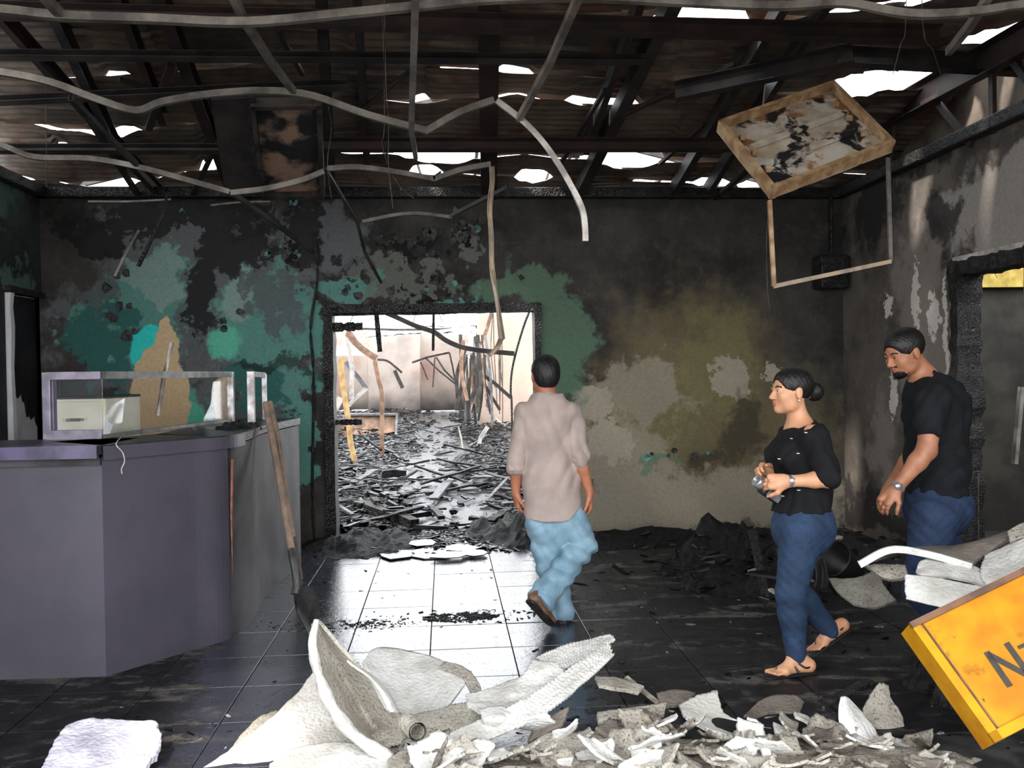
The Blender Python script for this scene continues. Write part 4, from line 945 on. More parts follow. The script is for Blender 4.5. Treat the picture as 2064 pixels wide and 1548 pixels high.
patch('long grey board lying across the middle of the heap', [[(1200, 1440, 3.56), (1280, 1428, 3.6), (1345, 1418, 3.64)], [(1203, 1458, 3.5), (1280, 1448, 3.52), (1340, 1442, 3.56)]], M_SHG, 0.02, 0.03, 24, 8)
patch('flat dirty-white sheet at the bottom edge left of centre', [[(1000, 1525, 3.32), (1040, 1508, 3.38), (1070, 1520, 3.34)], [(1000, 1560, 3.2), (1040, 1560, 3.2), (1080, 1565, 3.18)]], M_SHW, 0.012, 0.06, 20, 16)
patch('scoop-shaped grey-white shell with a long pale rim', [[(1366, 1424, 3.68), (1400, 1402, 3.74), (1446, 1388, 3.78)], [(1380, 1446, 3.58), (1425, 1440, 3.66), (1466, 1442, 3.64)], [(1425, 1472, 3.48), (1480, 1472, 3.56), (1530, 1462, 3.54)], [(1490, 1492, 3.40), (1550, 1490, 3.46), (1582, 1476, 3.48)]], M_SHW, 0.014, 0.05)
patch('olive-grey scrap behind the scoop-shaped shell', [[(1320, 1398, 3.86), (1360, 1390, 3.88), (1405, 1396, 3.86)], [(1330, 1430, 3.72), (1365, 1425, 3.74), (1390, 1425, 3.74)]], M_SHB, 0.012, 0.08, 18, 14)
patch('brown-grey sheet lying behind the scoop-shaped shell', [[(1494, 1450, 3.62), (1540, 1408, 3.78), (1600, 1402, 3.8), (1622, 1418, 3.76)], [(1510, 1455, 3.58), (1550, 1440, 3.64), (1590, 1440, 3.64), (1612, 1442, 3.64)]], M_SHB, 0.012, 0.06, 22, 16)
tag(MB().sweep([at(1632, 1440, 3.66), at(1690, 1405, 3.8), at(1752, 1372, 3.95)], rectp(0.05, 0.014)).build('wood_strip', M_CHAR), 'dark wooden strip slanting behind the upright white blades', 'wood strip')
patch('tall upright white blade shard', [[(1694, 1404, 3.44), (1700, 1403, 3.44), (1708, 1406, 3.44)], [(1690, 1442, 3.40), (1712, 1442, 3.38), (1738, 1440, 3.42)], [(1697, 1492, 3.34), (1735, 1492, 3.31), (1772, 1490, 3.36)], [(1712, 1565, 3.24), (1750, 1565, 3.2), (1785, 1562, 3.26)]], M_SHW, 0.014, 0.03)
patch('broad jagged grey shard standing behind the white blade', [[(1770, 1378, 3.56), (1780, 1374, 3.56), (1790, 1380, 3.56)], [(1750, 1405, 3.53), (1775, 1402, 3.53), (1796, 1412, 3.53)], [(1735, 1445, 3.50), (1775, 1445, 3.48), (1818, 1440, 3.5)], [(1760, 1500, 3.40), (1795, 1500, 3.4), (1828, 1492, 3.42)], [(1790, 1545, 3.3), (1810, 1545, 3.3), (1832, 1545, 3.3)]], M_SHG, 0.014, 0.07)
patch('round curled grey chip at the foot of the jagged shard', [[(1824, 1500, 3.4), (1840, 1482, 3.44), (1870, 1478, 3.46), (1886, 1492, 3.44)], [(1832, 1520, 3.32), (1848, 1508, 3.34), (1868, 1506, 3.36), (1884, 1512, 3.38)], [(1850, 1545, 3.26), (1862, 1540, 3.27), (1872, 1538, 3.28), (1880, 1535, 3.3)]], M_SHG, 0.012, 0.05, 22, 22)
for i, (x0, y0, x1, y1, w, lb) in enumerate([(1487, 1474, 1474, 1552, 11, 'leftmost of three grey finger-like spikes in the heap'), (1514, 1472, 1505, 1550, 11, 'middle one of three grey finger-like spikes in the heap'), (1553, 1482, 1530, 1554, 13, 'rightmost of three grey finger-like spikes in the heap')]):
    patch(lb, [[(x0 - w * .3, y0, 3.38), (x0, y0 - 2, 3.36), (x0 + w * .3, y0, 3.38)], [(x0 * .5 + x1 * .5 - w, (y0 + y1) / 2, 3.34), (x0 * .5 + x1 * .5, (y0 + y1) / 2, 3.29), (x0 * .5 + x1 * .5 + w, (y0 + y1) / 2, 3.34)], [(x1 - w, y1, 3.26), (x1, y1, 3.22), (x1 + w, y1, 3.26)]], M_SHG, 0.016, 0.05, 18, 14)
patch('flat bright white plate below the finger spikes', [[(1556, 1456, 3.5), (1600, 1474, 3.44), (1645, 1492, 3.4), (1676, 1512, 3.36)], [(1560, 1480, 3.42), (1605, 1500, 3.36), (1640, 1520, 3.3), (1670, 1545, 3.24)], [(1580, 1515, 3.3), (1610, 1540, 3.24), (1630, 1560, 3.18), (1660, 1575, 3.14)]], M_SHW, 0.014, 0.05)
patch('small white strip pointing up left of the white blade', [[(1598, 1436, 3.5), (1622, 1442, 3.5), (1650, 1462, 3.46)], [(1602, 1446, 3.46), (1622, 1456, 3.45), (1644, 1470, 3.42)]], M_SHW, 0.012, 0.08, 20, 10)
patch('speckled plate with saw-toothed edge beside the white blade', [[(1648, 1444, 3.46), (1672, 1452, 3.45), (1694, 1462, 3.43)], [(1652, 1475, 3.38), (1675, 1485, 3.36), (1698, 1492, 3.35)], [(1665, 1500, 3.3), (1690, 1510, 3.28), (1702, 1515, 3.27)]], M_SHW, 0.012, 0.12)
patch('lilac-white slab lying alone at the bottom left', [[(135, 1466, 3.62), (185, 1452, 3.68), (250, 1456, 3.66), (318, 1458, 3.66)], [(105, 1500, 3.48), (180, 1488, 3.54), (250, 1492, 3.52), (330, 1505, 3.5)], [(70, 1565, 3.26), (160, 1560, 3.3), (240, 1560, 3.3), (296, 1555, 3.32)]], M_SHL, 0.025, 0.05, lump=0.012)
# right-hand stack
patch('brown-topped arched sheet on the right-hand stack', [[(1732, 1138, 3.75), (1795, 1108, 3.72), (1870, 1117, 3.68), (1958, 1142, 3.62)], [(1770, 1128, 3.82), (1820, 1108, 3.84), (1900, 1108, 3.8), (2000, 1112, 3.74)], [(1800, 1120, 3.9), (1860, 1106, 3.95), (1950, 1098, 3.92), (2090, 1050, 3.86)]], M_SHB, 0.016, 0.02)
erim = smoothline([at(1732, 1138, 3.745), at(1795, 1108, 3.715), at(1870, 1117, 3.675), at(1958, 1142, 3.615)], 8)
tag(MB().sweep(erim, rectp(0.016, 0.03)).build('sheet_edge_strip', M_SHW), 'white broken edge along the brown-topped arched sheet', 'strip', 'white sheets stacked at the right')
RG = dict(group='white sheets stacked at the right')
patch('white sheet folded over under the brown-topped sheet', [[(1846, 1156, 3.66), (1858, 1130, 3.70), (1900, 1128, 3.70), (1960, 1140, 3.66)], [(1850, 1158, 3.62), (1900, 1150, 3.6), (1960, 1156, 3.58), (2020, 1172, 3.54)], [(1856, 1162, 3.6), (1910, 1164, 3.56), (1970, 1178, 3.52), (2040, 1200, 3.46)]], M_SHW, 0.014, 0.02, **RG)
patch('thick white sheet with a square end at the bottom of the right stack', [[(1822, 1158, 3.62), (1880, 1164, 3.58), (1950, 1178, 3.5), (2020, 1190, 3.44)], [(1822, 1185, 3.58), (1880, 1195, 3.52), (1940, 1205, 3.46), (2000, 1215, 3.4)], [(1824, 1208, 3.56), (1880, 1222, 3.5), (1930, 1235, 3.44), (1980, 1240, 3.4)]], M_SHW, 0.014, 0.03, **RG)
patch('separate grey-white shard lying left of the right-hand stack', [[(1668, 1166, 5.0), (1720, 1166, 4.97), (1768, 1150, 5.0)], [(1690, 1196, 4.86), (1735, 1198, 4.82), (1786, 1186, 4.84)], [(1722, 1220, 4.76), (1765, 1227, 4.72), (1808, 1213, 4.76)]], M_SHG, 0.016, 0.03, **RG)
patch('bright white sheet rising at the right picture edge', [[(1985, 1120, 3.7), (2040, 1095, 3.66), (2100, 1070, 3.6)], [(1975, 1160, 3.55), (2040, 1150, 3.5), (2100, 1130, 3.46)], [(2000, 1200, 3.44), (2050, 1190, 3.4), (2110, 1180, 3.36)]], M_SHW, 0.014, 0.03, **RG)
patch('grey curled sheet end at the very top of the right stack', [[(2030, 1072, 3.8), (2060, 1056, 3.8), (2100, 1040, 3.8)], [(2035, 1095, 3.74), (2066, 1085, 3.72), (2100, 1070, 3.7)]], M_SHG, 0.014, 0.03, 16, 16, **RG)
patch('rough grey piece propping up the brown-topped sheet', [[(1738, 1140, 3.88), (1780, 1138, 3.84), (1830, 1140, 3.78)], [(1775, 1165, 3.8), (1800, 1172, 3.76), (1835, 1165, 3.72)]], M_SHD, 0.02, 0.1, 18, 16, **RG)

# loose heap below the shards and small shards lying in it
_h = heap('plaster_rubble', (0.55, 2.65, 0.0), 1.9, 0.9, 0.085, M_SHD, 11, 'grey crumbled plaster heaped under the white shards', 'rubble', 60, 'stuff', 0.6)
_c2 = at(2075, 1200, 3.8); heap('charred_heap', (_c2.x, 3.8, 0.0), 0.6, 0.36, 0.42, M_ASH, 14, 'dark charred heap under the right-hand white sheets', 'rubble', 40, 'stuff', 0.5)
rnd = random.Random(42)
def pebble(name, c, s, mat, rn):
    bm = bmesh.new(); bmesh.ops.create_icosphere(bm, subdivisions=1, radius=1.0)
    sx, sy, sz = s * rn.uniform(.7, 1.4), s * rn.uniform(.6, 1.2), s * rn.uniform(.25, .6); R_ = Matrix.Rotation(rn.uniform(0, 6.28), 3, 'Z') @ Matrix.Rotation(rn.uniform(-.5, .5), 3, 'X')
    V = [Vector(c) + R_ @ Vector((v.co.x * sx * rn.uniform(.75, 1.2), v.co.y * sy * rn.uniform(.75, 1.2), v.co.z * sz)) for v in bm.verts]
    Fc = [tuple(v.index for v in f.verts) for f in bm.faces]; bm.free(); return V, Fc
for i in range(120):
    px, py = rnd.uniform(840, 1900), rnd.uniform(1452, 1562)
    if px < 1060: py = max(py, 1520)
    if px > 1680: py = max(py, 1500)
    Yd = 3.02 + (1560 - py) / 100 * 0.42 + rnd.uniform(-0.04, 0.06)
    c = at(px, py, Yd)
    s = rnd.uniform(0.03, 0.10); t = rnd.random()
    a = rnd.uniform(0, 6.28); tilt = rnd.uniform(-0.7, 0.9)
    u = Vector((math.cos(a), math.sin(a) * 0.7, tilt * 0.6)).normalized() * s; v = Vector((-math.sin(a), math.cos(a) * 0.6, rnd.uniform(-.3, .8))).normalized() * s * rnd.uniform(0.4, 0.9); n = u.cross(v).normalized() * s * rnd.uniform(0.03, 0.28)
    rows = [[tuple(c - u - v + n), tuple(c - v), tuple(c + u - v * rnd.uniform(.3, 1.2) + n)], [tuple(c - u), tuple(c - n * 0.4), tuple(c + u)], [tuple(c - u * rnd.uniform(.4, 1) + v + n), tuple(c + v), tuple(c + u + v + n)]]
    km = rnd.choice([0, 0, 1, 1, 2, 3])
    zone = ['below the woven bands', 'around the grey board right of the woven bands', 'left of the scoop-shaped shell', 'around the three finger spikes', 'around the flat bright plate', 'at the foot of the upright white blade'][min(5, max(0, int((px - 840) / 177)))]
    patch('%s %s shard lying loose %s' % ('larger' if s > 0.066 else 'small', ['white', 'speckled grey', 'dirty grey', 'brown smoked'][km], zone), rows, [M_SHW, M_SHG, M_SHD, M_SHB][km], 0.01, 0.09, 12, 12, 500 + i, world=True, group='small loose shards in the foreground heap', lump=0.003)
M_STICK = simple('pale_broken_lath', S(176, 166, 150), S(120, 110, 98), 20, 0.7)
for lb, p, q in [('thin pale lath slanting at the left of the scoop-shaped shell', (1290, 1435, 3.5), (1385, 1545, 3.2)), ('pale lath lying at the lower left of the scoop-shaped shell', (1300, 1500, 3.3), (1400, 1555, 3.15)), ('thin pale stick poking up below the yellow metal panel', (1918, 1545, 3.15), (2016, 1502, 3.3)), ('dark strip lying on the floor right of the woven bands', (1262, 1365, 3.95), (1330, 1420, 3.8))]:
    tag(MB().sweep([at(*p), at(*q)], rectp(0.022, 0.012)).build('wood_lath', M_STICK), lb, 'wood lath')

# ---- yellow metal panel with the black letter
m = NT('rust_stained_yellow_enamel', 0.6, 0, 0.2)
n = m.noise(6, 6, 0.65); c = m.mix(m.rng(m.noise(2.6, 4), 0.4, 0.65), S(188, 134, 6), S(160, 98, 8))
c = m.mix(m.rng(n, 0.56, 0.70), c, S(112, 60, 16)); c = m.mix(m.rng(m.noise(24, 5, 0.7), 0.66, 0.72), c, S(90, 48, 24)); m.col(c); m.bump(n, 0.15, 0.006); M_YELP = m.mat
M_BRIM = simple('brown_rusted_edge', S(110, 72, 48), S(70, 46, 34), 14, 0.6)
pTL, pTR, pBL = at(1832, 1259, 2.98), at(2260, 1052, 3.06), at(1977, 1512, 2.72)
yu, yv = pTR - pTL, pBL - pTL; yv = yv - yu.normalized() * yv.dot(yu.normalized()); yn = yu.cross(yv).normalized()
if yn.dot(CAM - pTL) < 0: yn = -yn
yl = empty('yellow_panel', pTL + yv, 'rusty yellow metal box panel with a black letter N', 'metal panel')
pq = [pTL, pTL + yu, pTL + yu + yv, pTL + yv]
MB().quadbox(*pq, -yn * 0.10).build('box_body', M_YELP, yl)
uu, vv = yu.normalized(), yv.normalized()
def ybar(a, b, w, h, mat, nm, inn):
    MB().quadbox(a, b, b + inn * w, a + inn * w, yn * h).build(nm, mat, yl)
ybar(pq[0], pq[3], 0.032, 0.012, M_YELP, 'flange', uu); ybar(pq[3], pq[2], 0.032, 0.012, M_YELP, 'flange', -vv); ybar(pq[1], pq[2], 0.032, 0.012, M_YELP, 'flange', -uu)
ybar(pq[0] - vv * 0.004, pq[1] - vv * 0.004, 0.022, 0.016, M_BRIM, 'top_edge', vv)
ybar(pq[0] + uu * 0.040, pq[3] + uu * 0.040, 0.006, 0.004, M_BRIM, 'seam', uu)
M_INK = simple('black_stencil_paint', S(26, 22, 16), S(44, 36, 22), 30, 0.6)
def onp(px, py):
    d = ray(px, py); t = (pTL - CAM).dot(yn) / d.dot(yn); return CAM + d * t + yn * 0.001
def stroke(mb, a, b, w):
    a, b = onp(*a), onp(*b); s_ = (b - a).normalized().cross(yn) * w / 2
    mb.quadbox(a - s_, b - s_, b + s_, a + s_, yn * 0.001)
mb = MB(); stroke(mb, (1988, 1314), (2036, 1384), 0.022); stroke(mb, (2028, 1296), (2078, 1366), 0.022); stroke(mb, (1990, 1318), (2072, 1362), 0.021)
mb.build('letter_n', M_INK, yl)
mb = MB(); stroke(mb, (2052, 1306), (2084, 1291), 0.012); mb.build('letter_fragment', M_INK, yl)

# ------------------------------------------------------------------ floor litter in the front room
def chips(name, n, fpos, smin, smax, mat, label, seed, cat='rubble'):
    rn = random.Random(seed); V = []; Fc = []
    for i in range(n):
        x, y, z = fpos(rn); s = rn.uniform(smin, smax) * rn.uniform(0.5, 1)
        a = rn.uniform(0, 6.28); l = s * rn.uniform(0.8, 3.2); w = s * rn.uniform(0.4, 1); h = s * rn.uniform(0.15, 0.6); tl = rn.uniform(-0.25, 0.25)
        M_ = Matrix.Rotation(a, 3, 'Z') @ Matrix.Rotation(tl, 3, 'Y'); k = len(V)
        for (dx, dy, dz) in [(-1, -1, 0), (1, -.8, 0), (.8, 1, 0), (-1, .9, 0), (-.8, -.7, 1), (.9, -.6, 1), (.6, .8, 1), (-.9, .7, 1)]:
            V.append(Vector((x, y, z)) + M_ @ Vector((dx * l * rn.uniform(.7, 1.1), dy * w * rn.uniform(.7, 1.1), dz * h)))
        Fc += [(k, k + 3, k + 2, k + 1), (k + 4, k + 5, k + 6, k + 7), (k, k + 1, k + 5, k + 4), (k + 1, k + 2, k + 6, k + 5), (k + 2, k + 3, k + 7, k + 6), (k + 3, k, k + 4, k + 7)]
    return tag(meshobj(name, V, Fc, mat), label, cat, kind='stuff')
M_LIT = simple('grey_litter', S(150, 146, 140), S(60, 57, 55), 30, 0.6)
M_WETB = simple('wet_charcoal', S(4, 4, 5), S(13, 13, 13), 18, 0.35, spec=0.12)
M_WETB2 = simple('wet_ash_flakes', S(4, 4, 5), S(15, 15, 16), 6, 0.3, spec=0.16)
def pfront(rn):
    while True:
        x, y = rn.uniform(XL + 0.3, XR - 0.1), rn.uniform(3.2, YB - 0.1)
        if x < -1.0 and y > 4.2: continue
        if -1.0 < x < 0.7 and y > 3.9 and rn.random() < 0.75: continue
        return x, y, 0.004
chips('floor_litter', 900, pfront, 0.004, 0.016, M_WETB2, 'fine black scraps and flakes scattered over the sooty floor', 1)
chips('pale_litter', 240, pfront, 0.003, 0.014, M_LIT, 'tiny pale crumbs scattered over the sooty floor', 2)
def psill(rn): return rn.gauss(-0.1, 0.55), rn.uniform(7.2, 8.4), 0.006
chips('threshold_rubble', 900, psill, 0.008, 0.035, M_WETB, 'black wet rubble covering the doorway threshold', 3)
for i, (px, py, w, d_) in enumerate([(870, 1118, 60, 14), (800, 1122, 50, 12), (930, 1110, 40, 10), (850, 1100, 40, 9), (960, 1122, 34, 9), (905, 1128, 44, 8)]):
    c = gnd(px, py); r_ = random.Random(i); k = c.y / F_PX
    pts = [c + Vector((math.cos(a) * w * k * r_.uniform(.6, 1), math.sin(a) * d_ * k * 5 * r_.uniform(.6, 1), 0.014 + 0.004 * i)) for a in [j * 6.283 / 7 for j in range(7)]]
    shardpoly('floor_fragment', pts, 0.008, M_TILE, 'flat broken floor piece lying at the doorway threshold', 'floor fragment', 'broken floor pieces at the threshold')
_ap = gnd(948, 1246)
def pash(rn):
    a, r = rn.uniform(0, 6.283), abs(rn.gauss(0, 0.42)); return _ap.x + 0.34 * r * math.cos(a) + 0.1 * math.sin(r * 9), _ap.y + 0.15 * r * math.sin(a), 0.006
chips('ash_patch', 1500, pash, 0.004, 0.013, M_ASH, 'flat black ash patch on the wet tiles left of the walking man', 22, 'ash')
_aq = gnd(700, 1262)
def pash2(rn): return _aq.x + rn.gauss(0, 0.22), _aq.y + rn.gauss(0, 0.07), 0.006
chips('ash_patch', 500, pash2, 0.003, 0.010, M_ASH, 'thin ash smear on the tiles beside the shovel blade', 23, 'ash')
# dark heap behind the woman
heap('charred_heap', (gnd(1600, 1190).x + 0.3, 6.2, 0), 1.2, 0.9, 0.30, M_ASH, 31, 'dark charred heap on the floor behind the woman', 'rubble', 46, 'stuff', 0.7)
heap('soot_bank', (2.0, YB - 0.35, 0), 1.7, 0.4, 0.10, M_ASH, 35, 'low bank of soot along the foot of the back wall', 'rubble', 46, 'stuff', 0.7)
heap('soot_bank', (-0.75, YB - 0.1, 0), 0.55, 0.7, 0.11, M_ASH, 36, 'black debris banked against the left side of the doorway', 'rubble', 40, 'stuff', 0.7)
heap('soot_bank', (0.75, YB + 0.3, 0), 0.6, 0.9, 0.15, M_ASH, 37, 'black debris banked against the right side of the doorway', 'rubble', 40, 'stuff', 0.7)
def pheap(rn): return rn.gauss(2.3, 0.5), rn.gauss(6.0, 0.4), rn.uniform(0.02, 0.3)
chips('charred_scraps', 260, pheap, 0.012, 0.05, M_WETB, 'charred scraps strewn on the heap behind the woman', 5)
bc = at(1700, 1142, 5.1)
bk = MB(); Mt = Matrix.Rotation(math.radians(-55), 3, 'Y') @ Matrix.Rotation(math.radians(25), 3, 'X')
bk.lathe([(0.0, -0.10), (0.085, -0.10), (0.115, 0.12), (0.12, 0.13), (0.108, 0.12), (0.08, -0.085), (0.0, -0.085)], bc, 24, Mt)
tag(bk.build('bucket', simple('black_plastic', S(14, 13, 14), S(30, 28, 28), 10, 0.4), None, True), 'black bucket tipped over behind the woman', 'bucket')
for lb, p, q, w, mt in [('pale broken lath sticking out of the heap behind the woman', (1645, 1112, 5.2), (1694, 1082, 5.3), 0.04, M_STICK), ('charred stake leaning in the dark heap left of the woman', (1516, 1068, 5.6), (1548, 1228, 5.3), 0.05, M_CHAR), ('short pale scrap right behind the woman\'s knee', (1622, 1166, 5.2), (1638, 1170, 5.2), 0.035, M_STICK), ('pale strip low in the heap by the woman\'s shin', (1552, 1188, 5.2), (1576, 1202, 5.1), 0.03, M_STICK)]:
    tag(MB().sweep([at(*p), at(*q)], rectp(w, 0.015)).build('wood_scrap', mt), lb, 'wood scrap')
_c = at(1522, 1152, 5.5); _V, _F = pebble('x', _c, 0.06, None, random.Random(3)); tag(meshobj('stone', _V, _F, M_SHD, None), 'small grey stone in the dark heap left of the woman', 'stone')
patch('twisted dark sheet scrap between the woman\'s legs and the bucket', [[(1640, 1125, 5.0), (1655, 1120, 5.05), (1662, 1130, 5.0)], [(1645, 1160, 4.95), (1658, 1160, 5.0), (1668, 1165, 4.95)], [(1640, 1185, 4.9), (1655, 1190, 4.95), (1664, 1185, 4.9)]], M_STEELD, 0.006, 0.05, 14, 14, name='metal_scrap', cat='metal scrap', group='metal scraps')
# ------------------------------------------------------------------ the burnt hall: bent metal, trusses, boards, rubble
def z5(x, y): return (620 + x * 0.2422, 560 + y * 0.2422)
M_HST = simple('grey_burnt_hall_steel', S(120, 118, 120), S(80, 78, 80), 4, 0.5, 0.3)
M_HRU = simple('rust_brown_strip', S(150, 118, 96), S(104, 78, 62), 6, 0.6)
M_HYE = simple('ochre_scorched_strip', S(178, 150, 96), S(140, 108, 70), 6, 0.6)
M_HWH = simple('pale_hall_strip', S(190, 184, 178), S(140, 132, 126), 6, 0.5)
def hbar(label, pts, Y, w, mat, name='bent_strip', t=None, sm=4, cat='metal strip'):
    P = [at(*z5(x, y), Y + (d[0] if d else 0)) for (x, y, *d) in pts]
    if sm and len(P) > 2: P = smoothline(P, sm)
    return tag(MB().sweep(P, rectp(w, t or w * 0.5), up=(0, 1, 0.1)).build(name, mat), label, cat, 'bent metal and wood in the hall')
hbar('warped ochre board standing at the left inside the hall', [(300, 660), (275, 720), (290, 850), (310, 1000), (340, 1200), (355, 1350), (400, 1560)], 14.2, 0.085, M_HYE, 'warped_board', cat='board')
hbar('rusty strip bending over from the top of the ochre board', [(320, 460), (350, 470), (400, 540), (480, 610), (575, 670)], 14.2, 0.108, M_HRU)
hbar('pale crumpled post behind the ochre board', [(340, 480), (345, 600), (370, 760), (365, 900), (368, 1010)], 14.6, 0.076, M_HWH)
hbar('scorched pole hanging from the bent rusty strip to the rubble', [(560, 690), (580, 800), (615, 950), (620, 1100), (618, 1300), (620, 1480)], 15.6, 0.075, M_HRU, 'scorched_pole', cat='pole')
hbar('pale kinked strip beside the ochre board', [(320, 700), (400, 800), (490, 915)], 15.0, 0.077, M_HST, sm=0)
hbar('second half of the pale kinked strip', [(490, 920), (400, 1000), (340, 1065)], 15.0, 0.069, M_HWH, sm=0)
hbar('pale board leaning at the lower left of the doorway', [(275, 1000), (230, 1090), (185, 1160)], 18.0, 0.133, M_HWH, sm=0)
hbar('long dark strip drooping across the doorway top', [(600, 270), (720, 320), (900, 400), (1050, 450), (1150, 520), (1280, 575), (1450, 605), (1720, 630)], 9.0, 0.05, M_RUND)
hbar('thin bent rod right side of the doorway', [(1850, 270), (1800, 400), (1740, 600), (1700, 780), (1690, 950), (1700, 1100), (1706, 2000)], 9.0, 0.022, M_CHAR)
hbar('straight dark rod crossing the lower right of the doorway', [(1420, 780), (1560, 880), (1695, 1000)], 22.0, 0.088, M_CHAR, sm=0)
hbar('dark rod slanting down from the tangled bundle', [(1400, 660), (1480, 900), (1600, 1100)], 22.0, 0.073, M_CHAR, sm=0)
hbar('rust rod leaning against the bright hall wall', [(1530, 290), (1490, 430), (1440, 560)], 23.6, 0.098, M_HRU, sm=0)
hbar('thin frame rod running across the far wall', [(870, 705), (1000, 660), (1180, 622)], 28.0, 0.061, M_RUND, sm=0)
hbar('upright of the thin hanging frame', [(1180, 622), (1205, 730), (1225, 840)], 28.0, 0.052, M_RUND, sm=0)
hbar('long diagonal of the thin hanging frame', [(980, 665), (1100, 780), (1240, 890)], 28.0, 0.052, M_RUND, sm=0)
hbar('short diagonal of the thin hanging frame', [(1070, 660), (1140, 770), (1240, 870)], 28.0, 0.052, M_RUND, sm=0)
hbar('drop rod of the thin hanging frame', [(1060, 660), (1050, 800), (1042, 910)], 28.0, 0.043, M_RUND, sm=0)
hbar('left drop rod of the thin hanging frame', [(940, 700), (970, 770), (1000, 850)], 28.0, 0.043, M_RUND)
hbar('curved thin rod near the far red-stained wall', [(580, 680), (660, 690), (730, 740), (785, 790)], 20.0, 0.050, M_RUND)
hbar('small charred strip hanging before the red-stained wall', [(725, 770), (755, 840), (792, 918)], 20.0, 0.083, M_CHAR, sm=0)
hbar('pale twisted sheet end above the tangled bundle', [(1400, 420), (1360, 490), (1340, 560), (1330, 640)], 23.0, 0.159, M_HWH)
hbar('pale strip standing at the hall corner', [(1500, 1240), (1440, 1330), (1420, 1420)], 17.4, 0.079, M_HWH, sm=0)
hbar('thin pale lath leaning in the rubble right of the path', [(1255, 1240), (1280, 1340), (1290, 1420)], 17.4, 0.033, M_HWH, sm=0)
hbar('thin pale lath slanting over the right rubble', [(1480, 1080), (1580, 1180), (1670, 1250)], 23.0, 0.044, M_HWH, sm=0)
rn = random.Random(77)
for i in range(26):
    x0 = rn.uniform(1270, 1480); y0 = rn.uniform(450, 700); x1 = x0 + rn.uniform(-70, 60); y1 = rn.uniform(1000, 1255)
    xm = (x0 + x1) / 2 + rn.uniform(-50, 50)
    hbar('%s strip in the upright tangle at the hall corner' % ['black bent', 'sooty bent', 'sooty thin', 'rust-brown bent', 'grey bent'][i % 5], [(x0, y0), (xm, (y0 + y1) / 2), (x1, y1)], rn.uniform(21.8, 23.8), rn.uniform(0.03, 0.10), [M_CHAR, M_RUND, M_RUND, M_HRU, M_HST][i % 5])
for i in range(7):
    x0 = rn.uniform(1540, 1620)
    tag(MB().rod(smoothline([at(*z5(x0, 280), 23.5), at(*z5(x0 + rn.uniform(-15, 25), 600), 23.5), at(*z5(x0 + rn.uniform(-20, 30), rn.uniform(900, 1250)), 23.5)], 4), 0.014, 5).build('hanging_wire', M_WIRE), 'thin black wire hanging before the bright hall wall', 'wire', 'wires before the bright hall wall')
# roof trusses left standing over the hall
for k, Yt in enumerate((11.0, 16.0, 22.0, 29.0)):
    t = empty('roof_truss', (0, Yt, 3.15), ['nearest burnt steel roof truss across the open hall', 'second burnt steel roof truss across the open hall', 'third burnt steel roof truss across the open hall', 'farthest burnt steel roof truss across the open hall'][k], 'roof truss', 'hall roof trusses')
    sag = [0.0, 0.12, 0.05, 0.1][k]; zc = 3.15
    bot = smoothline([Vector((-7, Yt, zc)), Vector((-3, Yt, zc - sag)), Vector((-1, Yt, zc - sag * 1.6)), Vector((2, Yt, zc - sag)), Vector((7, Yt, zc))], 5)
    MB().sweep(bot, rectp(0.06, 0.07)).build('bottom_chord', M_RUND, t)
    ridge = [Vector((-7, Yt, zc + 0.1)), Vector((0, Yt, zc + 1.8)), Vector((7, Yt, zc + 0.1))]
    MB().sweep(ridge, rectp(0.06, 0.07)).build('top_chord', M_RUND, t)
    for j in range(-6, 7):
        x = j * 1.05; zt = zc + 0.1 + 1.7 * (1 - abs(x) / 7); x2 = x + (0.5 if j % 2 else -0.5)
        MB().sweep([Vector((x, Yt, zc - sag)), Vector((x2, Yt, zc + 0.1 + 1.7 * (1 - abs(x2) / 7)))], rectp(0.03, 0.03)).build('web_member', M_RUND, t)
for i in range(10):
    x = -6 + i * 1.3
    tag(MB().sweep([Vector((x, 10.5, 3.3 + 1.7 * (1 - abs(x) / 7))), Vector((x + rn.uniform(-.4, .4), rn.uniform(20, 33), 3.0 + 1.5 * (1 - abs(x) / 7)))], rectp(0.05, 0.04)).build('hall_purlin', M_RUND), 'bent steel purlin spanning between the hall trusses', 'purlin', 'purlins over the hall')
for i in range(5):
    x0 = rn.uniform(-4, 1); y0 = rn.uniform(14, 30)
    patch('buckled grey roof sheet still hanging over the hall', [[(x0, y0, 2.75 + rn.uniform(-.2, .2)), (x0 + 1.6, y0, 2.85), (x0 + 3.2, y0, 2.7 + rn.uniform(0, .4))], [(x0, y0 + 1.2, 2.9), (x0 + 1.6, y0 + 1.2, 2.95 + rn.uniform(0, .3)), (x0 + 3.2, y0 + 1.2, 3.0)]], M_HST, 0.006, 0.03, 24, 16, 900 + i, rib=None, name='roof_sheet', cat='roof sheet', group='buckled roof sheets over the hall', world=True, lump=0.05)
# overturned metal tray
ty = 21.0
a, b2, c2, d2 = at(*z5(180, 1310), ty), at(*z5(735, 1318), ty), at(*z5(745, 1135), ty + .15), at(*z5(330, 1135), ty + .15)
tt = empty('metal_tray', (a + b2) / 2, 'rusty rectangular metal tray standing on edge in the hall', 'metal tray')
MB().quadbox(a, b2, c2, d2, (0, 0.02, 0)).build('plate', M_HRU, tt)
for (p, q) in ((a, b2), (b2, c2), (c2, d2), (d2, a)): MB().sweep([p + Vector((0, -0.05, 0)), q + Vector((0, -0.05, 0))], rectp(0.05, 0.16), up=(0, 1, 0)).build('rim', M_HST, tt)
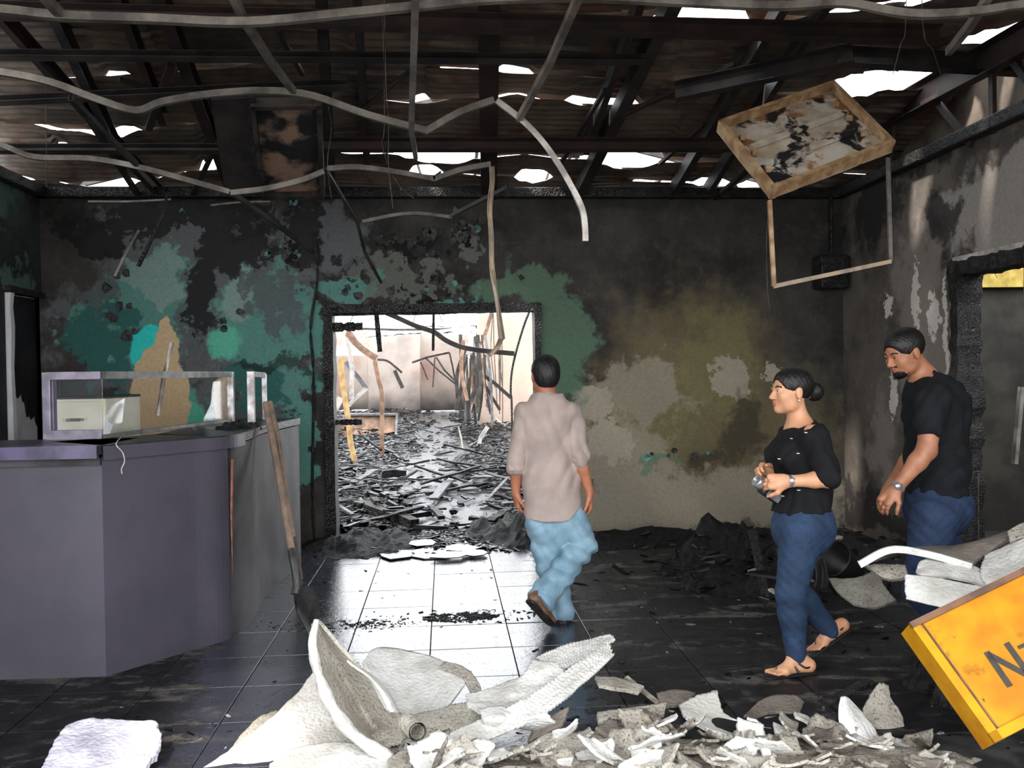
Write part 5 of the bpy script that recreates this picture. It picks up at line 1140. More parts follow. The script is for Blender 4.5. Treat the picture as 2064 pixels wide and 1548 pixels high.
# named timbers near the threshold
def board(label, p, q, w, t, mat, grp=None, rot=0.0):
    p, q = Vector(p), Vector(q); n = 6; rb = random.Random(hash(label) % 1000 if False else int(p.x * 1000) % 997)
    pts = [p.lerp(q, i / n) + Vector((0, 0, 0.01 * rb.uniform(-1, 1))) for i in range(n + 1)]
    return tag(MB().sweep(pts, rectp(w, t), scale=[rb.uniform(0.75, 1.1) for _ in pts]).build('charred_board', mat), label, 'board', grp or 'charred boards in the doorway')
M_GBOARD = simple('ash_grey_board', S(70, 72, 76), S(34, 35, 38), 14, 0.5, spec=0.2, bump=0.6, bscale=40)
board('pale ash-grey board slanting across the rubble at the left', gnd(694, 986, .1), gnd(758, 946, .12), 0.10, 0.03, M_GBOARD)
board('thick charred log lying left of the wet path', gnd(702, 1010, .1), gnd(836, 1054, .07), 0.11, 0.10, M_CHARO)
board('short pale board pointing along the wet path', gnd(874, 1004, .06), gnd(912, 962, .08), 0.11, 0.03, M_GBOARD)
board('black square block lying across the wet path', gnd(770, 955, .08), gnd(818, 953, .08), 0.16, 0.10, M_CHARO)
board('flat pale plate on the rubble right of the path', gnd(950, 962, .12), gnd(1004, 962, .12), 0.22, 0.03, M_GBOARD)
board('thin dark lath lying across behind the black block', gnd(760, 966, .06), gnd(890, 966, .06), 0.04, 0.02, M_CHARO)
board('small black cube-like piece on the wet path', gnd(908, 1032, .03), gnd(922, 1032, .03), 0.08, 0.05, M_CHARO)
board('second small black piece nearer on the wet path', gnd(908, 1058, .03), gnd(924, 1058, .03), 0.07, 0.05, M_CHARO)
for i in range(120):
    Yb = 8.4 + (rn.random() ** 1.3) * 16
    sidex = rn.choice((-1, 1, 1)); x = -0.15 + sidex * (0.45 + abs(rn.gauss(0, 0.9))) if rn.random() < 0.85 else rn.uniform(-0.7, 0.5)
    if x > XS - 0.2 and Yb > 22: x = XS - 0.5
    a_ = rn.uniform(0, 3.14); L = rn.uniform(0.25, 1.0); z = 0.04 + rn.random() * (0.25 if abs(x + .15) > .6 else 0.05)
    dv = Vector((math.cos(a_), math.sin(a_), rn.uniform(-.2, .35))) * L / 2; c = Vector((x, Yb, z))
    if (c + dv).y < 8.2 or (c - dv).y < 8.2: c.y += 0.5
    if min((c - dv).z, (c + dv).z) < 0.01: c.z += 0.02 + abs(dv.z)
    km = rn.choice([0, 0, 0, 1])
    board('%s %s board lying %s in the %s hall rubble' % ('long' if L > 0.6 else 'short', ['charred', 'ash-grey'][km], 'left of the wet path' if x < -0.5 else ('right of the wet path' if x > 0.2 else 'on the wet path'), 'nearest' if Yb < 11 else ('middle' if Yb < 16 else 'farthest')), c - dv, c + dv, rn.uniform(0.03, 0.10), rn.uniform(0.012, 0.04), [M_CHARO, M_GBOARD][km], 'loose boards littering the hall floor')
def phall(rn):
    while True:
        y = 8.25 + 27.4 * rn.random() ** 1.7; x = rn.uniform(-3.6 - (y - 8) * .1, 1.9 if y < 23.6 else XS - 0.15)
        if y > 33.7 and x < at(846, 760, 34).x + 0.2: continue
        c = abs(x + 0.15 - 0.25 * math.sin(y * 0.8))
        if c < 0.50 and rn.random() < 0.88: continue
        return x, y, rn.uniform(0.0, 0.03) + min(0.22, max(0, c - 0.5) * 0.22) * rn.random()
chips('hall_rubble', 9000, phall, 0.012, 0.065, M_WETB2, 'wet black rubble and ash flakes covering the hall floor', 8)
chips('hall_charcoal', 3500, phall, 0.02, 0.09, M_WETB, 'larger charcoal lumps covering the hall floor', 9)
# ------------------------------------------------------------------ people: smooth-blended distance fields turned into meshes
class Field:
    def __init__(self, h=0.005): self.h = h; self.ops = []; self.lo = np.array([1e9] * 3); self.hi = -self.lo
    def _bb(self, lo, hi):
        self.lo = np.minimum(self.lo, lo); self.hi = np.maximum(self.hi, hi)
    def cone(self, a, b, ra, rb, k=0.02, flat=None, sub=False):
        a, b = np.array(a, float), np.array(b, float); r = max(ra, rb)
        lo, hi = np.minimum(a, b) - r, np.maximum(a, b) + r
        if not sub: self._bb(lo, hi)
        fl = (np.array(flat[0], float), flat[1]) if flat else None
        def f(X, Y, Z):
            d = b - a; ll = max(1e-9, float(d @ d))
            x, y, z = X - a[0], Y - a[1], Z - a[2]
            t = np.clip((x * d[0] + y * d[1] + z * d[2]) / ll, 0, 1)
            x = x - t * d[0]; y = y - t * d[1]; z = z - t * d[2]
            if fl is not None:
                n, s = fl; q = (x * n[0] + y * n[1] + z * n[2]) * (s - 1)
                x = x + q * n[0]; y = y + q * n[1]; z = z + q * n[2]
            return np.sqrt(x * x + y * y + z * z) - (ra + (rb - ra) * t)
        self.ops.append(('sub' if sub else 'add', f, lo, hi, k)); return self
    def ell(self, c, r, M=None, k=0.02, sub=False, inter=False):
        c = np.array(c, float); r = np.array(r, float); M = np.array(M if M is not None else np.eye(3), float)
        ext = np.sqrt(((M * r) ** 2).sum(axis=1)); lo, hi = c - ext, c + ext
        if not sub: self._bb(lo, hi)
        def f(X, Y, Z):
            x, y, z = X - c[0], Y - c[1], Z - c[2]
            u = (M[0, 0] * x + M[1, 0] * y + M[2, 0] * z) / r[0]
            v = (M[0, 1] * x + M[1, 1] * y + M[2, 1] * z) / r[1]
            w = (M[0, 2] * x + M[1, 2] * y + M[2, 2] * z) / r[2]
            k0 = np.sqrt(u * u + v * v + w * w); k1 = np.sqrt((u / r[0]) ** 2 + (v / r[1]) ** 2 + (w / r[2]) ** 2) + 1e-6
            return k0 * (k0 - 1.0) / k1
        self.ops.append(('sub' if sub else 'add', f, lo, hi, k)); return self
    def cut(self, p, n, k=0.004):
        p, n = np.array(p, float), np.array(n, float); n = n / np.linalg.norm(n)
        self.ops.append(('cut', lambda X, Y, Z: (X - p[0]) * n[0] + (Y - p[1]) * n[1] + (Z - p[2]) * n[2], None, None, k)); return self
    def folds(self, amp, waves, seed=0, fn=None):
        self.ops.append(('fold', (amp, waves, seed, fn), None, None, 0)); return self
    def mesh(self, name, mat, parent=None, smooth_it=1):
        h = self.h; lo = self.lo - 4 * h; n = np.ceil((self.hi + 4 * h - lo) / h).astype(int) + 1
        D = np.full(n, 0.2, np.float32)
        ax = [(lo[i] + h * np.arange(n[i])).astype(np.float32) for i in range(3)]
        for (op, f, l, u, k) in self.ops:
            if op in ('add', 'sub'):
                m = k + 3 * h
                i0 = np.maximum(0, np.floor((l - m - lo) / h).astype(int)); i1 = np.minimum(n, np.ceil((u + m - lo) / h).astype(int) + 1)
                if (i1 <= i0).any(): continue
                sl = tuple(slice(i0[q], i1[q]) for q in range(3))
                A = D[sl]; B = f(ax[0][sl[0]][:, None, None], ax[1][sl[1]][None, :, None], ax[2][sl[2]][None, None, :]).astype(np.float32)
                if op == 'add':
                    hh = np.maximum(k - np.abs(A - B), 0) / k; D[sl] = np.minimum(A, B) - hh * hh * k * 0.25
                else:
                    B = -B; hh = np.maximum(k - np.abs(A - B), 0) / k; D[sl] = np.maximum(A, B) + hh * hh * k * 0.25
            elif op == 'cut':
                D = np.maximum(D, f(ax[0][:, None, None], ax[1][None, :, None], ax[2][None, None, :]).astype(np.float32))
            else:
                amp, waves, seed, fn = f
                I = np.nonzero(np.abs(D) < 0.03); P = np.stack([ax[0][I[0]], ax[1][I[1]], ax[2][I[2]]], 1)
                rs = np.random.RandomState(seed); acc = 0
                for (fx, fy, fz, w) in waves:
                    ph = rs.uniform(0, 6.28); wob = 0.9 * np.sin(P @ (rs.uniform(-1, 1, 3) * 14) + rs.uniform(0, 6))
                    q_ = np.sin(P[:, 0] * fx + P[:, 1] * fy + P[:, 2] * fz + ph + wob); acc = acc + w * (1.0 - 2.0 * np.abs(q_) ** 1.3)
                if fn is not None: acc = acc * fn(P)
                D[I] += (amp * acc).astype(np.float32)
        V, Q = surfnet(D, lo, h)
        me = bpy.data.meshes.new(name)
        me.vertices.add(len(V)); me.vertices.foreach_set('co', V.astype(np.float32).ravel())
        me.loops.add(len(Q) * 4); me.loops.foreach_set('vertex_index', Q.astype(np.int32).ravel())
        me.polygons.add(len(Q)); me.polygons.foreach_set('loop_start', np.arange(0, len(Q) * 4, 4, dtype=np.int32))
        me.polygons.foreach_set('use_smooth', np.ones(len(Q), bool))
        me.materials.append(mat); me.update(); me.validate()
        o = bpy.data.objects.new(name, me); COL.objects.link(o)
        if parent is not None:
            o.parent = parent; o.matrix_parent_inverse = Matrix.Translation(-Vector(parent.location))
        return o
def surfnet(D, lo, h):
    s = D < 0
    c = np.zeros(tuple(x - 1 for x in D.shape), np.uint8)
    for i in (0, 1):
        for j in (0, 1):
            for k in (0, 1): c += s[i:i + c.shape[0], j:j + c.shape[1], k:k + c.shape[2]]
    act = (c > 0) & (c < 8); I = np.stack(np.nonzero(act), 1); idx = np.full(act.shape, -1, np.int64); idx[act] = np.arange(len(I))
    acc = np.zeros((len(I), 3)); cnt = np.zeros(len(I))
    corners = [(i, j, k) for i in (0, 1) for j in (0, 1) for k in (0, 1)]
    vals = {q: D[I[:, 0] + q[0], I[:, 1] + q[1], I[:, 2] + q[2]] for q in corners}
    for a in corners:
        for ax_ in range(3):
            if a[ax_] == 1: continue
            b = list(a); b[ax_] = 1; b = tuple(b); va, vb = vals[a], vals[b]; m = (va < 0) != (vb < 0)
            t = va[m] / (va[m] - vb[m]); p = np.tile(np.array(a, float), (m.sum(), 1)); p[:, ax_] += t
            acc[m] += p; cnt[m] += 1
    V = lo + h * (I + acc / cnt[:, None])
    Q = []
    for ax_ in range(3):
        o1, o2 = (ax_ + 1) % 3, (ax_ + 2) % 3
        s0 = np.take(s, np.arange(s.shape[ax_] - 1), axis=ax_); s1 = np.take(s, np.arange(1, s.shape[ax_]), axis=ax_)
        E = np.stack(np.nonzero(s0 != s1), 1)
        E = E[(E[:, o1] > 0) & (E[:, o2] > 0) & (E[:, o1] < s.shape[o1] - 1) & (E[:, o2] < s.shape[o2] - 1)]
        flip = s0[E[:, 0], E[:, 1], E[:, 2]]
        def cell(d1, d2):
            q = E.copy(); q[:, o1] -= d1; q[:, o2] -= d2; return idx[q[:, 0], q[:, 1], q[:, 2]]
        q = np.stack([cell(1, 1), cell(0, 1), cell(0, 0), cell(1, 0)], 1)
        q[~flip] = q[~flip][:, ::-1]; Q.append(q)
    return V, np.concatenate(Q)

def frame3(fwd, up=(0, 0, 1)):
    """columns: right, forward, up"""
    f = Vector(fwd).normalized(); u = Vector(up); r = f.cross(u).normalized(); u = r.cross(f).normalized()
    return Matrix((r, f, u)).transposed()
def add_hand(F, w, d, n, side, curl=(0.35, 0.4, 0.3), spread=0.06, L=1.0, thumb_in=0.3):
    """hand from wrist w along d, palm facing n; side: +1 thumb towards d x n, -1 the other way"""
    w, d, n = Vector(w), Vector(d).normalized(), Vector(n); n = (n - d * n.dot(d)).normalized(); t = d.cross(n) * side
    kn = w + d * 0.085 * L
    F.cone(w - d * 0.01, w + d * 0.03, 0.026, 0.030, 0.02, flat=(n, 1.35))
    F.cone(w + d * 0.025 + t * 0.014, kn + t * 0.022, 0.022, 0.019, 0.015, flat=(n, 1.3))
    F.cone(w + d * 0.025 - t * 0.014, kn - t * 0.022, 0.022, 0.017, 0.015, flat=(n, 1.3))
    for i, (off, ln, r) in enumerate([(0.030, 0.070, 0.0088), (0.010, 0.079, 0.0092), (-0.011, 0.073, 0.0088), (-0.030, 0.057, 0.0078)]):
        p = kn + t * off - d * (0.004 + 0.006 * abs(i - 1)); a = 0.0; dd = (d + t * spread * (1.2 - i)).normalized()
        for j, fr in enumerate((0.46, 0.30, 0.24)):
            a += curl[j] * (1 + 0.12 * i)
            v = (dd * math.cos(a) + n * math.sin(a)).normalized(); q = p + v * ln * fr * L
            F.cone(p, q, r * (1 - 0.08 * j), r * (0.92 - 0.08 * j), 0.006); p = q
    p = w + d * 0.025 * L + t * 0.026
    v1 = (d * 0.62 + t * 0.66 + n * thumb_in).normalized(); q = p + v1 * 0.042 * L
    F.cone(w + d * 0.01 + t * 0.015, q, 0.014, 0.0115, 0.015)
    v2 = (d * 0.85 + t * 0.25 + n * (thumb_in + 0.15)).normalized(); q2 = q + v2 * 0.034 * L
    F.cone(q, q2, 0.0112, 0.0095, 0.006); F.cone(q2, q2 + (v2 + n * 0.2).normalized() * 0.022 * L, 0.0095, 0.0078, 0.006)
    return kn
def head_parts(F, c, R, k=1.0):
    """R: columns right, forward, up"""
    c = Vector(c)
    def W(x, y, z): return c + R @ Vector((x * k, y * k, z * k))
    Mx = np.array(R)
    def E(p, r, kk=0.02, sub=False): F.ell(W(*p), [q * k for q in r], Mx, kk, sub)
    E((0, -0.012, 0.030), (0.074, 0.096, 0.082))
    E((0, 0.026, -0.032), (0.060, 0.062, 0.078), 0.03)
    E((0, 0.048, -0.078), (0.040, 0.036, 0.030), 0.03)
    E((0, 0.070, -0.096), (0.017, 0.016, 0.015), 0.02)
    for s in (-1, 1):
        E((s * 0.040, 0.056, -0.026), (0.026, 0.026, 0.026), 0.03)
        E((s * 0.046, 0.020, -0.070), (0.020, 0.034, 0.026), 0.03)
        E((s * 0.031, 0.100, 0.000), (0.018, 0.017, 0.012), 0.014, True)
        E((s * 0.031, 0.074, 0.000), (0.0135, 0.0125, 0.0125), 0.004)
        E((s * 0.077, -0.006, -0.008), (0.009, 0.019, 0.031), 0.008)
        E((s * 0.0115, 0.096, -0.036), (0.008, 0.009, 0.007), 0.008)
    F.cone(W(-0.034, 0.080, 0.019), W(0.034, 0.080, 0.019), 0.009 * k, 0.009 * k, 0.02)
    F.cone(W(0, 0.087, 0.008), W(0, 0.108, -0.030), 0.007 * k, 0.0115 * k, 0.012)
    F.cone(W(-0.019, 0.082, -0.056), W(0, 0.092, -0.0535), 0.0045 * k, 0.0065 * k, 0.006); F.cone(W(0.019, 0.082, -0.056), W(0, 0.092, -0.0535), 0.0045 * k, 0.0065 * k, 0.006)
    F.cone(W(-0.017, 0.082, -0.0655), W(0, 0.090, -0.067), 0.005 * k, 0.0072 * k, 0.006); F.cone(W(0.017, 0.082, -0.0655), W(0, 0.090, -0.067), 0.005 * k, 0.0072 * k, 0.006)
    return W
def limb(F, pts, rad, k=0.03, flat=None):
    for i in range(len(pts) - 1): F.cone(pts[i], pts[i + 1], rad[i], rad[i + 1], k, flat)
def skin_mat(name, c1, c2, lips=None):
    m = NT(name, 0.5, 0, 0.45)
    c = m.mix(m.rng(m.noise(14, 5), 0.3, 0.7), c1, c2)
    if lips is not None:
        p, r, cl_ = lips
        q = m.rng(m.vmath('LENGTH', m.vmath('SUBTRACT', m.pos(), tuple(p))), r * 0.55, r, 1, 0)
        c = m.mix(q, c, cl_)
    m.col(c); m.b.inputs['Subsurface Weight'].default_value = 0.08; m.b.inputs['Subsurface Radius'].default_value = (0.02, 0.008, 0.004)
    m.bump(m.noise(260, 3), 0.08, 0.001); return m.mat
def cloth_mat(name, c1, c2, sc=500, rough=0.85, c3=None):
    m = NT(name, rough, 0, 0.25)
    c = m.mix(m.rng(m.noise(7, 5), 0.35, 0.68), c1, c2)
    c = m.mix(m.rng(m.noise(sc * 0.5, 2), 0.35, 0.65, 0, 0.35), c, c3 or tuple(x * 0.8 for x in c1[:3]) + (1,))
    m.col(c)
    m.bump(m.noise(sc, 2), 0.15, 0.001); return m.mat
M_HAIR = NT('black_hair', 0.45, 0, 0.4); M_HAIR.col(M_HAIR.mix(M_HAIR.rng(M_HAIR.noise(60, 4, vec=M_HAIR.vmath('MULTIPLY', M_HAIR.pos(), (1, 1, 0.25))), 0.35, 0.7), S(10, 8, 8), S(30, 24, 22)))
M_HAIR.bump(M_HAIR.noise(220, 3, vec=M_HAIR.vmath('MULTIPLY', M_HAIR.pos(), (1, 1, 0.2))), 0.7, 0.004); M_HAIR = M_HAIR.mat

# ================= man seen from behind, walking through towards the doorway
g0 = gnd(1136, 1254); Y0 = g0.y
man = empty('person', (g0.x, g0.y, 0), 'man seen from behind in beige shirt and light blue jeans walking away', 'person')
fwd = Vector((-0.10, 1, 0)).normalized(); rt = Vector((1, 0.10, 0)).normalized()
J = {k: at(px, py, Y0 + dy) for k, (px, py, dy) in dict(
    head=(1099, 757, 0.02), neck=(1102, 798, 0.0), chest=(1103, 860, 0.0), waist=(1110, 960, 0.01), pelvis=(1116, 1030, 0.0),
    ls=(1056, 834, 0.0), rs=(1152, 834, 0.0), le=(1040, 925, -0.03), re=(1166, 915, -0.04), lw=(1040, 992, 0.03), rw=(1188, 992, -0.02),
    lh=(1092, 1048, 0.0), rh=(1146, 1045, 0.0), lk=(1108, 1140, 0.02), la=(1134, 1232, 0.0), rk=(1176, 1098, 0.0), ra=(1092, 1206, -0.22)).items()}
SK1 = skin_mat('tan_skin', S(176, 116, 88), S(160, 100, 74))
b = Field(0.005)
Rh = frame3(fwd)
Wd = head_parts(b, J['head'], Rh)
b.cone(J['head'] - Vector((0, -0.0, 0.05)) - fwd * 0.02, J['neck'] - Vector((0, 0, 0.04)), 0.054, 0.060, 0.02)
b.cone(J['chest'], J['waist'], 0.110, 0.10, 0.05, (fwd, 1.5)); b.cone(J['waist'], J['pelvis'], 0.10, 0.12, 0.05, (fwd, 1.45)); b.cone(J['neck'] - Vector((0, 0, 0.05)), J['chest'], 0.065, 0.110, 0.05, (fwd, 1.5))
for s, e, w in (('ls', 'le', 'lw'), ('rs', 're', 'rw')):
    b.cone(J['chest'] + Vector((0, 0, 0.02)), J[s], 0.06, 0.04, 0.04); limb(b, [J[s], J[e]], [0.042, 0.038]); limb(b, [J[e], J[e].lerp(J[w], 0.35), J[w]], [0.040, 0.039, 0.026], 0.02)
dL = (at(1046, 1055, Y0 + 0.07) - J['lw']); dR = (at(1194, 1050, Y0 + 0.03) - J['rw'])
add_hand(b, J['lw'], dL, Vector((0.7, 0.2, -0.2)), 1, (0.30, 0.45, 0.35), 0.05)
add_hand(b, J['rw'], dR, Vector((-0.9, 0.2, 0)), -1, (0.25, 0.4, 0.3), 0.05)
for h_, k_, a_ in (('lh', 'lk', 'la'), ('rh', 'rk', 'ra')):
    limb(b, [J[h_], J[k_]], [0.075, 0.052]); limb(b, [J[k_], J[k_].lerp(J[a_], 0.3), J[a_]], [0.050, 0.050, 0.034])
b.mesh('body', SK1, man)
# hair
hf = Field(0.005); Mx = np.array(Rh)
hf.ell(Wd(0, -0.012, 0.034), (0.085, 0.106, 0.094), Mx); hf.ell(Wd(0, -0.055, -0.015), (0.070, 0.062, 0.070), Mx, 0.03)
hf.ell(Wd(0, 0.112, -0.045), (0.10, 0.075, 0.115), Mx, 0.01, sub=True)
for s in (-1, 1): hf.ell(Wd(s * 0.09, 0.004, -0.02), (0.028, 0.030, 0.045), Mx, 0.01, sub=True)
hf.cut(Wd(0, -0.06, -0.066), Rh @ Vector((0, 0.15, -1)))
hf.folds(0.0007, [(120, 60, 40, 1), (-80, 140, 60, 1), (200, 20, 90, .6)], 3)
hf.mesh('hair', M_HAIR, man)
# shirt
M_SH1 = cloth_mat('beige_shirt_cloth', S(172, 154, 146), S(150, 134, 128))
f = Field(0.005)
f.cone(J['neck'] - Vector((0, 0, 0.03)), J['chest'], 0.075, 0.150, 0.06, (fwd, 1.30))
f.cone(J['chest'], J['waist'], 0.158, 0.160, 0.06, (fwd, 1.4)); f.cone(J['waist'], J['pelvis'] - Vector((0, 0, 0.08)), 0.160, 0.186, 0.06, (fwd, 1.25))
f.cone(J['neck'] - Vector((0, 0, 0.02)), J['ls'], 0.062, 0.058, 0.05); f.cone(J['neck'] - Vector((0, 0, 0.02)), J['rs'], 0.062, 0.058, 0.05)
f.cone(J['chest'] + Vector((0, 0, 0.03)), J['ls'], 0.10, 0.060, 0.04); f.cone(J['chest'] + Vector((0, 0, 0.03)), J['rs'], 0.10, 0.060, 0.04)
le2 = J['le'] + Vector((0, 0, -0.05)); re2 = J['re'] + (J['rw'] - J['re']).normalized() * 0.03
f.cone(J['ls'], J['le'], 0.064, 0.056, 0.004); f.cone(J['le'], le2, 0.054, 0.053, 0.02)
f.cone(J['rs'], J['re'], 0.064, 0.056, 0.004); f.cone(J['re'], re2, 0.054, 0.053, 0.02)
hemz = at(1120, 1044, Y0 - 0.1).z
f.cut((J['pelvis'].x, Y0, hemz), (0.0, 0.12, -1)); f.cut(tuple(at(1172, 1012, Y0)), (0.75, 0.0, -0.75)); f.cut(tuple(at(1052, 1030, Y0)), (-0.8, 0.0, -0.5))
f.cut(tuple(J['neck'] + Vector((0, 0, 0.012)) - fwd * 0.06), (0, 0.1, 1))
x_arm = at(1150, 880, Y0).x
f.folds(0.0075, [(22, 6, 3, 1), (-17, 8, 10, .8), (36, 0, -14, .3)], 5, lambda P: np.clip((P[:, 2] - 0.66) * 5, 0.15, 1))
f.mesh('shirt', M_SH1, man)
for (p, q, r, nm) in ((J['le'].lerp(le2, 0.35), le2 - Vector((0, 0, 0.015)), 0.057, 'cuff'), (J['re'].lerp(re2, 0.0), re2 + (J['rw'] - J['re']).normalized() * 0.008, 0.057, 'cuff')):
    c_ = Field(0.004); c_.cone(p, q, r, r, 0.01); d_ = (q - p).normalized(); c_.cut(tuple(q), tuple(d_)); c_.cut(tuple(p), tuple(-d_)); c_.folds(0.002, [(60, 30, 40, 1)], 2); c_.mesh(nm, M_SH1, man)
cf = Field(0.004); nb_ = J['neck'] + Vector((0, 0, -0.012))
cf.cone(nb_ - Vector((0, 0, 0.012)), nb_ + Vector((0, 0, 0.03)) + fwd * 0.01, 0.080, 0.070, 0.01, (fwd, 1.08))
cf.cut(tuple(nb_ + Vector((0, 0, 0.034)) - fwd * 0.05), (0, 0.35, 1)); cf.cut(tuple(nb_ - Vector((0, 0, 0.03))), (0, 0, -1))
cf.mesh('collar', M_SH1, man)
# jeans
M_J1 = cloth_mat('light_blue_denim', S(126, 154, 170), S(96, 126, 146), 420, 0.8, S(150, 174, 186))
f = Field(0.005)
f.cone(J['pelvis'] + Vector((0, 0, 0.0)), J['pelvis'] - Vector((0, 0, 0.06)), 0.140, 0.158, 0.05, (fwd, 1.4))
f.cone(J['lh'], J['lk'], 0.098, 0.080, 0.03); f.cone(J['lk'], J['la'] - Vector((0, 0, 0.0)), 0.080, 0.074, 0.03)
f.cone(J['rh'], J['rk'], 0.100, 0.078, 0.03); f.cone(J['rk'], J['ra'], 0.076, 0.080, 0.02)
f.cut(tuple(J['la'] - Vector((0, 0, 0.045))), (0, 0, -1))
dsh = (J['ra'] - J['rk']).normalized(); f.cut(tuple(J['ra'] + dsh * 0.03), tuple(dsh))
f.folds(0.0060, [(16, 10, 24, 1), (30, -8, 10, .8), (-26, 0, 44, .3)], 9)
f.mesh('jeans', M_J1, man)
# shoes
M_SHOE = simple('brown_shoe_leather', S(112, 78, 56), S(84, 58, 42), 20, 0.55)
def shoe(heel, toe, up, parent, mat, name='shoe', h=0.005):
    f = Field(h); d = (Vector(toe) - Vector(heel)).normalized(); up = Vector(up); up = (up - d * up.dot(d)).normalized(); sdv = d.cross(up)
    H = Vector(heel)
    f.cone(H + d * 0.03 + up * 0.035, H + d * 0.12 + up * 0.03, 0.040, 0.040, 0.03, (sdv, 1.05)); f.cone(H + d * 0.12 + up * 0.028, H + d * 0.235 + up * 0.022, 0.044, 0.034, 0.03, (up, 1.4))
    f.cone(H + d * 0.04 + up * 0.05, H + d * 0.05 + up * 0.09, 0.038, 0.040, 0.02)
    f.cut(tuple(H), tuple(-up)); o = f.mesh(name, mat, parent)
    s_ = Field(h); s_.cone(H + d * 0.03, H + d * 0.23, 0.038, 0.04, 0.02); s_.cut(tuple(H + up * 0.012), tuple(up)); s_.cut(tuple(H - up * 0.004), tuple(-up)); s_.mesh('sole', M_CHAR, parent)
shoe(Vector((J['la'].x, J['la'].y - 0.05, 0.006)), Vector((J['la'].x - 0.03, J['la'].y + 0.2, 0.006)), (0, 0, 1), man, M_SHOE)
hl = at(1066, 1212, Y0 - 0.29); tl = at(1112, 1262, Y0 - 0.16)
shoe(hl, tl, (0.55, 0.5, 0.55), man, M_SHOE)

# ================= woman walking to the left with a video camera
g1 = gnd(1585, 1350); Y1 = g1.y
wo = empty('person', (g1.x, g1.y, 0), 'woman in black top and dark blue jeans walking left with a camera', 'person')
fwd = Vector((-1, -0.12, 0)).normalized(); rt = fwd.cross(Vector((0, 0, 1)))     # rt points away from the lens
J = {k: at(px, py, Y1 + dy) for k, (px, py, dy) in dict(
    head=(1594, 788, 0.0), neck=(1613, 856, 0.0), chest=(1616, 900, 0.0), waist=(1618, 985, 0.0), pelvis=(1615, 1050, 0.0),
    ls=(1640, 878, -0.16), rs=(1610, 878, 0.16), le=(1672, 966, -0.20), re=(1612, 966, 0.22), lw=(1588, 970, -0.14), rw=(1560, 952, 0.08),
    lh=(1616, 1070, -0.08), rh=(1612, 1070, 0.08), lk=(1594, 1196, -0.09), la=(1604, 1318, -0.08), rk=(1596, 1180, 0.07), ra=(1672, 1270, 0.08)).items()}
Rh = frame3((Vector((-1, -0.10, 0.0))), (0.10, 0, 1)); Mx = np.array(Rh)
def WH(x, y, z): return J['head'] + Rh @ Vector((x, y, z))
SK2 = skin_mat('light_brown_skin', S(204, 152, 118), S(186, 132, 98), (WH(0, 0.090, -0.060), 0.020, S(176, 92, 84)))
b = Field(0.0045)
head_parts(b, J['head'], Rh, 0.97)
b.cone(WH(0, -0.02, -0.06), J['neck'] - Vector((0, 0, 0.03)), 0.046, 0.052, 0.02)
b.cone(J['neck'] - Vector((0, 0, 0.03)), J['chest'], 0.075, 0.120, 0.05, (fwd, 1.3)); b.cone(J['chest'], J['waist'], 0.12, 0.11, 0.05, (fwd, 1.3)); b.cone(J['waist'], J['pelvis'], 0.11, 0.14, 0.05, (fwd, 1.25))
for s, e, w in (('ls', 'le', 'lw'), ('rs', 're', 'rw')):
    b.cone(J['neck'] - Vector((0, 0, 0.05)), J[s], 0.060, 0.046, 0.04); limb(b, [J[s], J[e]], [0.046, 0.040]); limb(b, [J[e], J[e].lerp(J[w], 0.35), J[w]], [0.039, 0.037, 0.025], 0.02)
camc = at(1535, 978, Y1 - 0.04)
add_hand(b, J['lw'], Vector((-1, 0.25, -0.02)), Vector((0.1, 0.95, -0.3)), 1, (0.5, 0.7, 0.5), 0.03, 0.95)
add_hand(b, J['rw'], Vector((-1, -0.15, 0.32)), Vector((0, -0.7, -0.7)), 1, (0.6, 0.8, 0.6), 0.03, 0.95)
for h_, k_, a_ in (('lh', 'lk', 'la'), ('rh', 'rk', 'ra')):
    limb(b, [J[h_], J[k_]], [0.080, 0.052]); limb(b, [J[k_], J[k_].lerp(J[a_], 0.3), J[a_]], [0.048, 0.050, 0.030])
def barefoot(F, ank, heel, toe, up):
    ank, heel, toe, up = Vector(ank), Vector(heel), Vector(toe), Vector(up); d = (toe - heel).normalized(); up = (up - d * up.dot(d)).normalized(); sd_ = d.cross(up)
    L = (toe - heel).length
    F.cone(ank, heel + up * 0.035 + d * 0.03, 0.030, 0.030, 0.02); F.cone(ank, heel + d * L * 0.62 + up * 0.024, 0.030, 0.020, 0.03)
    F.cone(heel + d * 0.025 + up * 0.024, heel + d * L * 0.7 + up * 0.018, 0.025, 0.022, 0.03)
    F.cone(heel + d * L * 0.66 + sd_ * 0.02 + up * 0.016, heel + d * L * 0.66 - sd_ * 0.02 + up * 0.016, 0.018, 0.018, 0.02)
    for i, (o_, r_) in enumerate([(0.030, 0.012), (0.012, 0.009), (-0.003, 0.0085), (-0.017, 0.008), (-0.030, 0.0078)]):
        F.cone(heel + d * L * 0.72 + sd_ * o_ * 0.9 + up * 0.014, heel + d * (L * (1.0 - 0.03 * i) - r_) + sd_ * o_ + up * 0.010, r_, r_ * 0.9, 0.006)
hl1 = Vector((gnd(1624, 1346).x, Y1 - 0.08, 0.018)); tl1 = Vector((gnd(1527, 1350).x, Y1 - 0.12, 0.018))
barefoot(b, J['la'], hl1, tl1, (0, 0, 1))
hl2, tl2 = at(1712, 1264, Y1 + 0.10), at(1634, 1318, Y1 + 0.06)
barefoot(b, J['ra'], hl2, tl2, (-0.6, 0, 0.7))
b.mesh('body', SK2, wo)
hf = Field(0.0045)
hf.ell(WH(0, -0.014, 0.034), (0.079, 0.104, 0.086), Mx); hf.ell(WH(0, 0.115, -0.042), (0.10, 0.078, 0.112), Mx, 0.012, sub=True)
